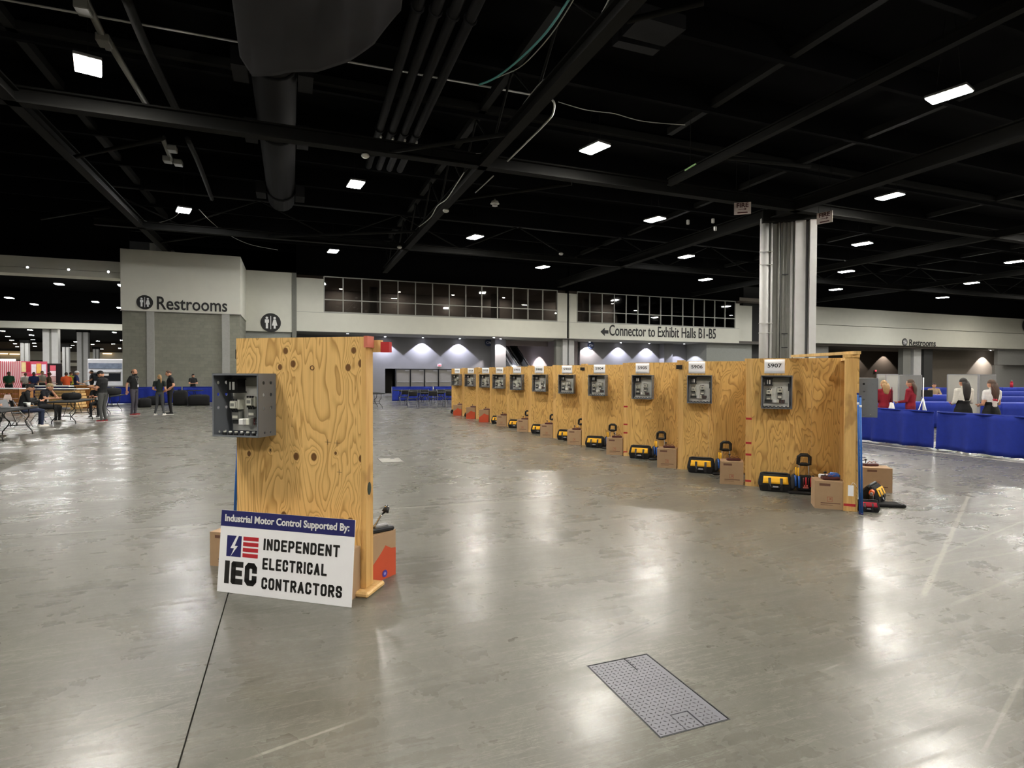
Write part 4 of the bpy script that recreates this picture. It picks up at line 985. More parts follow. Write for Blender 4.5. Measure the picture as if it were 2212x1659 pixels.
for i in range(11):
    L = Vector((RX, POSTS[i+1], 0)); p = POSTS[i+1]-POSTS[i]; a = p/2; d = math.sqrt(max(1.22**2-a*a, .5)); u = Vector((d,-a,0)).normalized()
    rz = math.atan2(u.y, u.x); Rm = Matrix.Rotation(-rz, 3, 'Z'); wl = math.hypot(d, a)
    V = Vector((wl, 0, 0)); Rp = Rm @ (Vector((RX, POSTS[i], 0)) - L); w = (Rp-V).normalized(); yo = Vector((-w.y, w.x, 0)); WL = (Rp-V).length
    FR.append((L, u, rz, Rp, w, yo, V, WL))
    t = thing('plywood_station', 'plywood booth numbered %s, %s' % (STATIONS[i], ORD[i]), 'booth', L, rz, 'zigzag row of plywood booths')
    H = 1.87 + (.012, 0, .008, -.01, .004, -.004, .006, 0, -.006, .004, 0)[i]
    seam = [.78, .42, 1.2, .72, 1.2, 1.2, 1.2, 1.2, 1.2, 1.2, 1.2][i]
    MB().box((.0,0,.0),(min(seam,wl-.01),.018,H)).build('plywood_sheet', ply_row, t)
    if seam < wl-.05: MB().box((seam+.002,.0005,.0),(wl-.01,.0185,H-.004)).build('plywood_sheet', ply_row, t)
    for x in (.025, wl*.5, wl-.06): MB().box((x,.02,.0),(x+.04,.11,H-.04)).build('stud', pine, t)
    MB().box((0,.02,H-.04),(wl,.11,H)).build('top_plate', pine, t)
    m = MB(); wing_box(m, V, w, yo, (.02,.0,0), (WL-.005,.018,H-.01)); m.build('wing_sheet', ply_row, t)
    for x in (.04, WL*.5):
        m = MB(); wing_box(m, V, w, yo, (x,-.09,0), (x+.04,-.001,H-.05)); m.build('stud', pine, t)
    wd = .13 if i == 0 else .085
    m = MB(); wing_box(m, V, w, yo, (WL-.045,-wd,0), (WL,-.001,H-.03)); po = m.build('end_post', pine, t)
    m = MB(); wing_box(m, V, w, yo, (.02,-.09,H-.05), (WL-.05,-.001,H-.011)); m.build('top_plate', pine, t)
    m = MB(); wing_box(m, V, w, yo, (WL-.1,-wd-.02,H-.03), (WL+.01,.02,H+.012)); m.build('cap_block', pine, t)
    if i < 8:
        for z in ((.06,) if i in (0,) else (.06, .45, .62, .98) if i in (1, 3) else ()):
            m = MB(); wing_box(m, V, w, yo, (WL,-wd+.002,z), (WL+.0015,-.003,z+.03)); m.build('paint_mark', redpaint, po)
    if i in (2, 4):
        m = MB(); wing_box(m, V, w, yo, (WL-.06,-.12,H-.14), (WL+.03,-.02,H-.07)); m.build('clamp', black, t)
    if i in (2, 5, 9): MB().box((-.06,-.03,0),(.1,.0,.07)).build('foot_block', freshpine, t)
    ENCL = enclosure(L + u*(.3 + (.02,-.03,.02,.03,0,0,.01,0,.02,.03,.03)[i]) + Vector((u.y,-u.x,0))*.001 + Vector((0,0,1.16)), rz, 'open grey control enclosure on the %s booth from the right end' % ORN[i])
    s0 = (.295,.22,.29,.333,.28,.24,.265,.274,.291,.291,.30)[i]
    n_ = thing('station_number', 'white number paper %s on the %s booth from the right end' % (STATIONS[i], ORN[i]), 'paper sign', L + u*s0 + Vector((u.y,-u.x,0))*.002 + Vector((0,0,1.665)), rz, 'station numbers')
    MB().grid(lambda U, V_: Vector((-.135+.27*U, -.003-.003*math.sin(3*U+V_*2), .2*V_)), 6, 4).build('sheet', paper, n_, solid=.001)
    put_text(STATIONS[i], .185, inkblack, n_, (-.092, -.0085, .085), height=.058)
# brace on top and swing tag on the end station
t = thing('tie_plank', 'pale pine plank tying the end post to the last booth top', 'plank', (0,0,0))
A, B = Vector((6.30,4.92,1.915)), Vector((6.72,6.24,1.905)); dd = (B-A); MB().bx((A+B)/2, (dd.length,.09,.036), (0,0,math.atan2(dd.y,dd.x))).build('plank_board', freshpine, t)
L, u, rz, Rp, w, yo, V, WL = FR[0]; _R = Matrix.Rotation(rz, 3, 'Z'); wW = _R @ w; oW = _R @ yo
t = thing('hang_tag', 'white paper tag tied to the foot of the end post', 'tag', Vector((RX, POSTS[0], .25)) + wW*.003 - oW*.055, math.atan2(wW.x, -wW.y))
MB().cbox((0,0,0),(.06,.002,.13),.0008).build('card', paper, t); MB().tube([(0,-.003,.06),(.02,-.004,.1),(.05,-.004,.08),(.06,-.003,.05)], .003, 6).build('string', white, t)
# ================================================================ TOOL BAGS, CADDIES, CARTONS
def tool_bag(loc, rz, label, colA=None, s=1., group='yellow and black tool bags'):
    t = thing('tool_bag', label, 'tool bag', loc, rz, group); A = colA or yellow
    def ring(w, d, z, dx=0): return [((w/2)*c*s + dx, (d/2)*q*s, z*s) for c, q in ((-1,-.7),(-.85,-1),(.85,-1),(1,-.7),(1,.7),(.85,1),(-.85,1),(-1,.7))]
    MB().loft([ring(.38,.2,.0), ring(.40,.215,.02), ring(.44,.225,.085), ring(.43,.2,.13), ring(.40,.13,.2), ring(.37,.07,.235)], sm=False).build('bag_body', blackcloth, t)
    def front(u, v):
        z = .115+.095*v; y = -(.103 - .4*(z-.115))*1.06; return Vector(((-.165+.33*u)*s*(1-.06*v), y*s-.004, z*s))
    MB().grid(front, 8, 3).build('colour_panel', A, t, solid=.004)
    MB().tube([((-.19)*s,0,.2*s),((-.185)*s,0,.235*s),(-.15*s,0,.247*s),(.15*s,0,.247*s),(.185*s,0,.235*s),(.19*s,0,.2*s)], .014*s, 8).build('rim', black, t)
    for e in (-1, 1): MB().add([(e*.075*s-.018*s,-.118*s,.02*s),(e*.075*s+.018*s,-.118*s,.02*s),(e*.075*s+.018*s,-.117*s,.11*s),(e*.075*s-.018*s,-.117*s,.11*s),(e*.075*s-.018*s,-.085*s,.19*s),(e*.075*s+.018*s,-.085*s,.19*s)], [(0,1,2,3),(3,2,5,4)]).build('strap', black, t, solid=.006)
    MB().tube([(-.075*s,-.115*s,.1*s),(-.05*s,-.128*s,.06*s),(.05*s,-.128*s,.06*s),(.075*s,-.115*s,.1*s)], .008*s, 6).build('handle', black, t)
    MB().bx((0,-.118*s,.072*s),(.07*s,.004,.022*s)).build('badge', mat('badge_grey', '#b9bcc0', .5), t)
    return t
def tool_caddy(loc, rz, label, kind=0, group='tool caddies with loop handles'):
    t = thing('tool_caddy', label, 'tool caddy', loc, rz, group)
    MB().cbox((0,0,.018),(.40,.24,.035),.012,(0,0,.08)).build('base_mat', black, t)
    MB().cbox((.02,.03,.14),(.2,.13,.21),.02).build('pouch', blackcloth, t)
    MB().cbox((-.12,.02,.15),(.07,.1,.22),.025,(0,.15,0)).build('side_pocket', mat('dark_grey_fabric', '#2c2d30', .9), t)
    MB().cbox((.14,.03,.16),(.06,.09,.18),.025,(0,-.12,0)).build('side_pocket', mat('dark_grey_fabric', '#2c2d30', .9), t)
    for x in (-.035, .085): MB().cyl((x,.06,.1),(x-.01,.06,.44),.007,n=8).build('upright', alum, t)
    MB().tube([(-.055,.06,.40),(-.05,.06,.50),(-.02,.06,.525),(.06,.06,.525),(.09,.06,.50),(.09,.06,.40),(.05,.06,.395),(-.02,.06,.395)], .026, 8, True).build('loop_handle', black, t)
    MB().cyl((-.085,0,.2),(-.09,0,.36),.011,n=8).build('tool_grip', yellow, t); MB().cyl((-.055,-.01,.2),(-.06,-.01,.355),.011,n=8).build('tool_grip', yellow, t)
    MB().cyl((-.09,-.03,.1),(-.1,-.03,.25),.014,n=8).build('tool_grip', bluetool, t); MB().cyl((-.05,-.045,.08),(-.055,-.045,.24),.014,n=8).build('tool_grip', bluetool, t)
    for k in range(4): MB().cyl((.0+.03*k,-.045,.1),(.0+.032*k,-.05,.22+.01*(k % 2)),.009,n=8).build('screwdriver', redprint if k % 2 else maroon, t)
    MB().cbox((.03,-.045,.1),(.07,.012,.05),.004).build('red_label', mat('red_label', '#b05a50', .6), t)
    MB().tube([(.16,.02,.2),(.22,.01,.2),(.25,0,.14),(.22,0,.08),(.15,0,.07)], .012, 6).build('strap_loop', black, t)
    return t
def carton(loc, rz, label, w=.33, d=.30, h=.34, red=False, group='small cartons of the stations'):
    t = thing('cardboard_box', label, 'box', loc, rz, group)
    b = MB().box((0,0,.0),(w,d,h-.004)).build('carton_body', cardboard, t)
    f = MB(); f.box((0,0,h-.004),(w,d*.49,h)); f.build('top_flap', cardboard, t); MB().box((0,d*.51,h-.004),(w,d,h)).build('top_flap', cardboard, t)
    if not red:
        MB().box((.05,-.0015,h*.83),(.17,0,h*.92)).build('dark_label', cardprint, b)
        m = MB(); x, z, q = w*.5, h*.36, .03
        for a_, b_ in (((-q,-q),(q,-q+.006)),((-q,q-.006),(q,q)),((-q,-q),(-q+.006,q)),((q-.006,-q),(q,q)),((-q*.1,-q*.2),(q*.6,q*.5))): m.box((x+a_[0],-.0015,z+a_[1]),(x+b_[0],0,z+b_[1]))
        m.build('square_logo', mat('box_logo', '#a2634a', .8), b)
        MB().box((w*.2,-.0015,h*.2),(w*.85,0,h*.23)).build('print_line', cardprint, b)
        MB().box((w*.2,-.0015,h*.14),(w*.6,0,h*.155)).build('print_line', cardprint, b)
    else:
        MB().prism([(0,0),(w,0),(w,h*.6),(w*.8,h*.62),(w*.55,h*.72),(w*.3,h*.55),(0,h*.38)],-.0015,0).build('red_print', cardred, b)
    return t
def case_on_top(loc, rz, label, group='cases on the cartons'):
    t = thing('tool_tray', label, 'tool tray', loc, rz, group)
    MB().cbox((0,0,.02),(.2,.09,.035),.008).build('tray', maroon, t)
    MB().tube([(-.06,-.02,.04),(-.03,-.03,.07),(.02,0,.045),(.06,.02,.065),(.08,.0,.04)], .006, 6).build('coiled_lead', mat('brown_lead', '#8a5a48', .6), t)
    MB().cyl((-.05,.03,.04),(-.05,.03,.075),.006,n=6).ell((-.05,.03,.085),(.02,.02,.013),8,6).build('knob', black, t)
    return t
for i in range(11):
    L, u, rz, Rp, w, yo, V, WL = FR[i]; nrm = Vector((u.y,-u.x,0)); R = Vector((RX, POSTS[i], 0)); s = STATIONS[i]
    crz = math.radians(-41)
    cx_, cy_ = Vector((math.cos(crz), math.sin(crz), 0)), Vector((-math.sin(crz), math.cos(crz), 0))
    fr_c = R + Vector((-.055, .10, 0)); fl_c = fr_c - cx_*.33
    if i < 8:
        tool_bag(L + u*.31 + nrm*.20, rz + (.03,-.06,-.04,.05,-.03,0,.06,0)[i], 'yellow-topped black tool bag at the %s booth from the right end' % ORN[i])
        if i < 7: tool_caddy(L + u*(.68 if i else .66) + nrm*(.26 if i < 2 else .22), rz+.05, 'black tool caddy with loop handle at the %s booth from the right' % ORN[i])
        carton(fl_c, crz, 'brown carton with small logo at the %s booth from the right end' % ORN[i])
        case_on_top(fl_c + cx_*.19 + cy_*.14 + Vector((0,0,.341)), crz+.2, 'maroon tray with wires on the carton of the %s booth from the right' % ORN[i])
    else:
        tool_bag(L + u*.34 + nrm*.3, rz, ('small red tool bag at the %s booth from the right end' if i == 8 else 'small black tool bag with pale badge at the %s booth from the right') % ORN[i], redfab if i == 8 else blackcloth, .62, 'small tool bags at the far stations')
        carton(fl_c - cx_*.06, crz, 'carton with orange-red print at the %s booth from the right end' % ORN[i], .36, .3, .42, True, 'orange-red printed cartons of the far stations')
        case_on_top(fl_c + cx_*.17 + cy_*.14 + Vector((0,0,.421)), crz, 'dark tray on the red-printed carton of the %s booth from the right' % ORN[i])
        g = thing('glove_pack', 'pale blue packet leaning by the bag of the %s booth from the right' % ORN[i], 'packet', L + u*.5 + nrm*.2 + Vector((0,0,.0)), rz)
        MB().cbox((0,0,.2),(.12,.04,.4),.012,(-.15,.25,0)).build('packet_body', mat('pale_packet', '#c9cbd8', .6), g); MB().cbox((.05,.0,.36),(.09,.05,.1),.012,(0,.3,0)).build('packet_top', mat('blue_packet', '#6d7fb4', .6), g)
# extras at station 5907
L, u, rz, Rp, w, yo, V, WL = FR[0]; R = Vector((RX, POSTS[0], 0))
q = R + Vector((-.055,.10,0)) - cx_*.09 + cy_*.2 + Vector((0,0,.341))
t = thing('blue_case', 'bright blue plastic case at the back of the nearest carton', 'case', q, crz); MB().cbox((0,0,.035),(.13,.09,.07),.015).build('case_body', bluetool, t); MB().cbox((.0,0,.075),(.08,.06,.012),.004).build('lid', mat('light_blue_plastic', '#5b85c8', .4), t)
q = R + Vector((-.055,.10,0)) - cx_*.2 + cy_*.24 + Vector((0,0,.341))
t = thing('meter', 'small white instrument standing behind the tray on the nearest carton', 'meter', q, crz); MB().cbox((0,0,.025),(.11,.03,.05),.008).build('meter_body', white, t); MB().bx((0,-.016,.028),(.06,.003,.02)).build('meter_window', black, t)
# outer face of the end wing: enclosure, pole, bag, carton
outn = Vector((-w.y, w.x, 0)); Rz = Matrix.Rotation(rz, 3, 'Z'); wW = Rz @ w; oW = Rz @ yo
enclosure(R - wW*.34 + oW*.02 + Vector((0,0,1.13)), math.atan2(-wW.y, -wW.x), 'grey enclosure side with eight holes sticking out behind the end post', 'grey motor-control enclosures')
def blue_pole(p0, p1, label):
    t = thing('blue_pole', label, 'pole', p0); d = Vector(p1)-Vector(p0)
    MB().cyl((0,0,0), d, .011, n=10).build('tube', bluepole, t); MB().cyl((0,0,0), d*.012, .0135, n=10).build('end_cap', navy, t); MB().cyl(d*.985, d, .0135, n=10).build('end_cap', navy, t)
    MB().cyl(d*.9, d*.92, .014, n=10).build('tape_band', paper, t)
pb = G(1857.5,1110); blue_pole(pb, pb + Vector((.03,.07,1.43)), 'left of two blue poles leaning on the end post')
pb = G(1862.5,1112); blue_pole(pb, pb + Vector((.02,.06,1.40)), 'right of two blue poles leaning on the end post')
tool_bag(G(1890,1088)+Vector((.02,.05,0)), math.radians(25), 'yellow-topped tool bag on the floor behind the blue poles', group='tool bags behind the end post')
tool_bag(G(1874,1104), math.radians(-40), 'red tool bag on the floor beside the blue poles', redfab, .55, 'tool bags behind the end post')
t = thing('tool_roll', 'black flat tool roll lying right of the end post', 'tool roll', G(1918,1093), math.radians(-30)); MB().cbox((0,0,.02),(.34,.2,.04),.012).build('folded_roll', blackcloth, t); MB().cbox((.13,0,.022),(.03,.205,.045),.006).build('strap', black, t)
cq = G(1884,1064) + Vector((-.05,.1,0)); carton(cq, math.radians(-38), 'carton half hidden behind the blue poles', .36, .3, .34, group='small cartons behind the end post')
case_on_top(cq + Vector((.22,.06,.341)), math.radians(-20), 'black tray with bright leads on the carton behind the poles')
t = thing('cordless_drill', 'orange and black cordless tool standing by the red bag', 'drill', G(1893,1100)+Vector((.05,.1,0)), .6)
MB().cbox((0,0,.03),(.09,.07,.06),.012).build('battery', black, t); MB().cyl((0,0,.05),(.01,0,.16),.022,n=10).build('grip', black, t); MB().cyl((-.06,0,.18),(.08,0,.18),.03,n=12).build('motor', mat('orange_plastic', '#d8622c', .5), t); MB().cyl((-.12,0,.18),(-.06,0,.18),.018,n=10).build('chuck', steel, t)
# ================================================================ THE LEFT PLYWOOD STAND
LP, RP = Vector((-.405,4.985,0)), Vector((.50,4.36,0)); U = (RP-LP); SW = U.length; U.normalize(); SRZ = math.atan2(U.y, U.x); SN = Vector((-U.y, U.x, 0))
def on_stand(px, py):
    d = ray(px, py); o = Vector((0,0,EYE)); t_ = (LP-o).dot(SN)/d.dot(SN); q = o + d*t_; return (q-LP).dot(U), q.z
KN = [on_stand(*k[:2]) + (k[2],) for k in ((617,758,.022),(764,757,.022),(633,786,.024),(780,785,.026),(752,794,.024),(605,793,.02),(538,980,.018),(640,986,.026),(678,987,.026),(725,979,.012),(781,991,.025),(613,1113,.026),(689,1126,.022),(757,1128,.03),(584,972,.01))]
ply_stand = plywood('knotty_plywood', '#ecc27c', '#946422', KN, 24., False)
SH = 1.915
st = thing('plywood_stand', 'knotty plywood panel standing alone on the left behind the white sign', 'booth', LP, SRZ)
MB().box((0,0,.0),(SW-.025,.018,SH)).build('plywood_sheet', ply_stand, st)
for x in (.02, SW*.5, SW-.045):
    MB().box((x,.02,.04),(x+.04,.11,SH-.04)).build('stud', pine, st)
MB().box((SW-.023,-.002,.045),(SW+.015,.11,SH-.001)).build('side_post', pine, st)
MB().box((0,.02,SH-.039),(SW-.025,.11,SH)).build('top_plate', freshpine, st)
MB().box((-.06,.112,SH-.11),(SW+.08,.15,SH-.02)).build('rear_rail', freshpine, st)
MB().box((SW+.08,.108,SH-.112),(SW+.15,.154,SH-.035)).build('red_rail_end', redpaint, st)
MB().box((SW-.0,-.004,SH-.08),(SW+.03,.1,SH+.006)).build('red_corner', mat('red_tinted_pine', '#c9705c', .6), st)
MB().box((-.05,.05,SH-.16),(-.005,.1,SH-.085)).build('black_clamp', black, st)
MB().cbox((SW+.0,.06,.02),(.14,.28,.04),.012).build('foot_board', freshpine, st); MB().cbox((.03,.12,.02),(.14,.28,.04),.012).build('foot_board', freshpine, st)
MB().ell((SW+.016,.05,.78),(.004,.03,.05),8,6).build('paint_smudge', mat('dark_green_smudge', '#2f3a30', .7), st)
for px, py, a_ in ((708,955,.05),(728,957,.05),(733,1020,.04),(584,975,.03)):
    x, z = on_stand(px, py); MB().box((x-a_/2,-.0012,z-.001),(x+a_/2,0,z+.001)).box((x-.001,-.0012,z-.02),(x+.001,0,z+.02)).build('pencil_cross', inkblack, st)
x, z = on_stand(674.5,794.5); MB().tube([(x+.016*math.cos(q),-.001,z+.016*math.sin(q)) for q in [2*PI*i/14 for i in range(14)]], .0035, 6, True).build('knot_ring', mat('knot_ring', '#6b431f', .7), st)
ex, ez = on_stand(540, 870)
enclosure(LP + U*.155 - SN*.001 + Vector((0,0,1.165)), SRZ, 'largest open grey enclosure, on the left plywood stand', 'grey motor-control enclosures')
blue_pole(Vector((-.455,5.10,0)), Vector((-.388,5.06,1.35)), 'blue pole behind the left edge of the left plywood stand')
# white sign board
BL, BR = Vector((-.53,4.80,0)), Vector((.385,4.13,0)); sd = BR-BL; W = sd.length; Hs = .605
sg = thing('sponsor_sign', 'white sign board with navy header leaning at the foot of the left stand', 'sign', BL + Vector((0,0,.002)), math.atan2(sd.y, sd.x)); sg.rotation_euler = (-.09, 0, math.atan2(sd.y, sd.x))
MB().box((0,0,0),(W,.005,Hs)).build('board', paper, sg)
MB().box((.0,-.001,Hs*.805),(W,0,Hs)).build('header_band', navy, sg)
put_text('imc', W*.93, white, sg, (W*.033,-.003,Hs*.868), height=Hs*.115)
lg = MB().box((W*.057,-.001,Hs*.44),(W*.17,0,Hs*.695)).build('logo_square', navy, sg)
x0, z0, kx, kz = W*.057, Hs*.44, W*.113, Hs*.255
MB().prism([(x0+a*kx, z0+b*kz) for a, b in ((.30,.0),(.77,.52),(.55,.52),(.80,1.),(.66,1.),(.27,.40),(.52,.40))], -.002, -.001).build('lightning_bolt', paper, lg)
for k in range(4): MB().box((W*.184,-.001,Hs*(.648-.0675*k)),(W*.302,0,Hs*(.695-.0675*k))).build('red_stripe', redprint, sg)
def putmb(mb, name, m_, x, z): o = mb.build(name, m_, sg); o.location = (x, 0, z); return o
putmb(block_text('IEC', W*.25, Hs*.275, .041, -.0015, .016), 'bold_lettering', inkblack, W*.052, Hs*.11)
putmb(block_text('INDEPENDENT', W*.56, Hs*.138, .0165, -.0015, .0115), 'lettering', inkblack, W*.342, Hs*.556)
putmb(block_text('ELECTRICAL', W*.475, Hs*.138, .0165, -.0015, .0115), 'lettering', inkblack, W*.342, Hs*.324)
putmb(block_text('CONTRACTORS', W*.588, Hs*.138, .0165, -.0015, .0115), 'lettering', inkblack, W*.342, Hs*.092)
# cartons round the stand
carton(Vector((-.655,5.47,0)), math.radians(-34), 'plain brown carton showing left of the white sign', .4, .3, .29, group='cartons round the left stand')
carton(LP + U*(SW-.36) - SN*.17, SRZ, 'carton with red print squeezed between sign and plywood', .33, .165, .36, True, 'cartons round the left stand')
cq = Vector((.585,4.545,0)); carton(cq, math.radians(38), 'red-printed carton right of the left stand, carrying a small vise', .26, .26, .37, True, 'cartons round the left stand')
bd = thing('box_emblem', 'purple round sticker on the red-printed carton right of the stand', 'sticker', cq + Vector((.79,.61,0))*.13 + Vector((.61,-.79,0))*.003 + Vector((0,0,.045)), math.radians(38)); MB().cyl((0,0,0),(0,-.002,0),.028,n=16).build('disc', mat('purple_print', '#463a9a', .6), bd); MB().cyl((0,-.002,0),(0,-.003,0),.012,n=10).build('centre_dot', mat('pale_purple', '#9a92d0', .6), bd)
v = thing('pipe_vise', 'small steel pipe vise with raised lever on the red carton', 'vise', cq + Vector((.06,.12,.371)), math.radians(20))
MB().cbox((0,0,.018),(.26,.07,.035),.01).build('vise_base', darkmetal, v); MB().cbox((.02,0,.045),(.12,.05,.03),.008).build('jaw', steel, v)
MB().tube([(-.05,0,.03),(-.01,0,.08),(.02,0,.12),(.06,0,.155)], .009, 8).build('lever', chrome, v); MB().cyl((.06,0,.15),(.08,0,.19),.03,.022,n=12).build('lever_knob', black, v); MB().ell((.075,0,.195),(.022,.022,.012),10,6).build('knob_cap', chrome, v)
# ================================================================ FLOOR BOXES
diam = mat('diamond_plate', '#74747b', .45, .35, var=.2, scale=6); tread = mat('dark_tread_metal', '#3c3c3f', .5, .3)  # treads coloured a darker metal than the plate
fb = thing('floor_box_cover', 'diamond-plate steel floor box cover in the foreground', 'floor cover', (PIT[0],PIT[1],0)); hx, hy = PIT[2]/2, PIT[3]/2
MB().box((-hx,-hy,-.03),(hx,hy,-.02)).build('pit_bottom', black, fb)
m = MB(); e = .006
m.box((-hx,-hy,-.02),(hx,-hy+e,.001)); m.box((-hx,hy-e,-.02),(hx,hy,.001)); m.box((-hx,-hy+e,-.02),(-hx+e,hy-e,.001)); m.box((hx-e,-hy+e,-.02),(hx,hy-e,.001)); m.build('frame', darkmetal, fb)
f0 = G(1447.7,1544); f1 = G(1484,1535); f2 = G(1522,1568); fx0, fx1, fy1 = f0.x-PIT[0], (f1.x+f2.x)/2-PIT[0], f0.y-PIT[1]
s0 = G(1351.6,1426); sx = s0.x-PIT[0]; sy = G(1378,1448).y-PIT[1]; g = .004; X0_, X1_, Y0_, Y1_ = -hx+e+g, hx-e-g, -hy+e+g, hy-e-g
m = MB()
m.box((X0_,Y0_,-.02),(fx0-g,Y1_ if False else fy1,.0)); m.box((fx1+g,Y0_,-.02),(X1_,fy1,.0)); m.box((X0_,fy1,-.02),(X1_,sy,.0)); m.box((X0_,sy,-.02),(sx-g,Y1_,.0)); m.box((sx+g,sy,-.02),(X1_,Y1_,.0))
lid = m.build('cover_plate', diam, fb)
flap = MB().box((fx0+g*.3,Y0_,-.019),(fx1-g,fy1-g*1.5,-.001)).build('cable_flap', diam, fb)
m = MB(); step = .0255; nx = int((X1_-X0_)/step); ny = int((Y1_-Y0_)/step)
for i in range(nx):
    for j in range(ny):
        x = X0_+step*(i+.5); y = Y0_+step*(j+.5); an = PI/4 if (i+j) % 2 else -PI/4; c_, s_ = math.cos(an), math.sin(an); l_, w_ = .0115, .0038
        if abs(x-sx) < .008 and y > sy or abs(x-fx1) < .01 and y < fy1 or abs(y-fy1) < .01 and fx0-.01 < x < fx1: continue
        m.add([(x+c_*l_,y+s_*l_,0),(x-s_*w_,y+c_*w_,0),(x-c_*l_,y-s_*l_,0),(x+s_*w_,y-c_*w_,0),(x,y,.0022)], [(0,1,4),(1,2,4),(2,3,4),(3,0,4)])
tp = m.build('tread_pattern', tread, fb); tp['kind'] = 'stuff'
f2b = thing('floor_box_cover', 'far flat floor box cover between the stand and the booth row', 'floor cover', (1.752,11.0,0))
MB().box((-.2,-.29,0),(.2,.29,.002)).build('cover_plate', mat('dusty_cover', '#8f8c85', .5), f2b)
m = MB()
for a, b in (((-.21,-.3),(.21,-.288)),((-.21,.288),(.21,.3)),((-.21,-.3),(-.198,.3)),((.198,-.3),(.21,.3))): m.box((a[0],a[1],0),(b[0],b[1],.0035))
m.build('frame', darkmetal, f2b); MB().box((.02,.12,.002),(.1,.2,.003)).build('cable_flap', darkmetal, f2b)
# ================================================================ DRAPES
def drape(p0, p1, h, label, seed=0, amp=.055, group=None, pole=True):
    p0 = Vector(p0); p1 = Vector(p1); d = p1-p0; Ld = d.length; rz = math.atan2(d.y, d.x)
    t = thing('drape_panel', label, 'drape', p0, rz, group); rnd = random.Random(seed); ph = [rnd.uniform(0, 6) for _ in range(5)]
    def fn(u, v):
        x = Ld*u; k = .35+.65*(1-v)
        y = amp*k*(math.sin(x*9+ph[0]) + .6*math.sin(x*17+ph[1]) + .5*math.sin(x*4.1+ph[2])) - .03*(1-v)*math.sin(x*2+ph[3])
        return Vector((x, y, .035 + (h-.035)*v + .008*math.sin(x*1.3+ph[4])*(1 if v == 1 else 0)))
    MB().grid(fn, max(16, int(Ld*22)), 8).build('drape_cloth', bluedrape, t, solid=.004)
    MB().cyl((0,.0,h),(Ld,.0,h),.02,n=8).build('top_rail', bluedrape, t)
    if pole:
        MB().cyl((0,.02,0),(0,.02,h+.02),.022,n=10).build('upright', alum, t); MB().cbox((0,.02,.006),(.4,.4,.012),.004).build('base_plate', steel, t)
    return t
drape((13.2,10.9,0),(13.2,8.45,0),.84,'nearest blue drape panel behind the blue poles',1, group='near blue drape line')
drape((13.2,8.38,0),(13.2,5.3,0),.84,'nearest blue drape panel at the right edge of the photo',2, group='near blue drape line')
drape((13.2,5.25,0),(13.2,2.2,0),.84,'blue drape panel continuing outside the right edge',3, group='near blue drape line')
drape((-9.6,35.6,0),(-5.6,35.6,0),.89,'left blue drape panel in front of the restroom block',4, .02)
drape((-5.55,35.6,0),(-2.6,35.6,0),.89,'right blue drape panel in front of the restroom block',5, .02)
drape((5.55,34.3,0),(8.0,34.3,0),.87,'blue drape panel at the left behind the long tables',6, .02)
drape((8.05,34.3,0),(12.5,34.3,0),.87,'blue drape panel partly hidden by the booth row',7, .02)
tp_ = thing('floor_tape', 'pale tape strip on the floor along the near drape', 'tape', (12.85,0,0)); MB().box((-.03,2,.0),(.03,12,.003)).build('strip', mat('pale_tape', '#c9c6bd', .6), tp_)
def draped_table(p, w, d, h, rz, label, seed=0, group='draped tables of the right-hand contest area'):
    t = thing('draped_table', label, 'table', p, rz, group); rnd = random.Random(seed)
    MB().box((-w/2,-d/2,h-.03),(w/2,d/2,h)).build('table_top', mat('blue_table_cover', '#22399e', .8), t)
    pts = [(-w/2,-d/2),(w/2,-d/2),(w/2,d/2),(-w/2,d/2)]; m = MB(); per = [w, d, w, d]
    for q in range(4):
        a, b = Vector(pts[q]), Vector(pts[(q+1) % 4]); dr = (b-a).normalized(); nr = Vector((dr.y,-dr.x)); ph = rnd.uniform(0,6)
        m.grid(lambda u, v: Vector((*(a+(b-a)*u + nr*.02*(1-v)*math.sin(u*per[q]*12+ph)), .03+(h-.03)*v)), int(per[q]*14)+4, 4)
    m.build('skirt', bluedrape, t, solid=.004); return t
# right-hand contest area
for k, (px, py, w_, lb) in enumerate(((1950,868,3.2,'draped table behind the two women in red'),(2010,853,2.6,'draped table in front of the seated person in tan'),(2205,870,1.9,'nearest draped table at the right edge behind the women in white'),(2200,857,2.2,'second draped table at the right edge'),(2198,846,2.4,'third draped table at the right edge'),(2200,837,3.,'farthest draped table at the right edge'),(2000,837,2.6,'draped table behind the seated person'))):
    z = .80; q = G(px, py, z); draped_table((q.x, q.y, 0), w_, .76, z, math.radians(-20), lb, k)
def partition(p, q, h, label, m_=None):
    a, b = p, q; d = b-a; t = thing('partition_panel', label, 'partition', (a.x,a.y,0), math.atan2(d.y,d.x), 'grey partition booths')
    MB().box((0,-.02,.04),(d.length,.02,h)).build('panel', m_ or palewall, t)
    for x in (0, d.length): MB().box((x-.025,-.025,0),(x+.025,.025,h+.01)).build('post', alum, t)
    MB().box((0,-.025,h),(d.length,.025,h+.025)).build('top_rail', alum, t)
def at2(px, D): q = AD(px, 811, D); return Vector((q.x, q.y, 0))
partition(at2(1896,21), at2(1913,21.2), 1.66, 'narrow pale partition beside the end post')
partition(at2(1914,20.5), at2(1939,21.2), 1.66, 'pale partition behind the first woman in red')
partition(at2(1941,21.5), at2(1990,23), 1.64, 'dark grey partition behind the second woman in red', mat('grey_partition', '#7b7a78', .6))
partition(at2(2048,22), at2(2114,20.5), 1.66, 'pale partition behind the dark-haired woman in white')
partition(at2(2114,20.5), at2(2150,22.5), 1.66, 'grey partition behind the brown-haired woman', mat('grey_partition', '#7b7a78', .6))
ts = thing('sign_stand', 'thin white tripod stand with a small monitor among the drapes', 'stand', at2(1995,16.6)); 
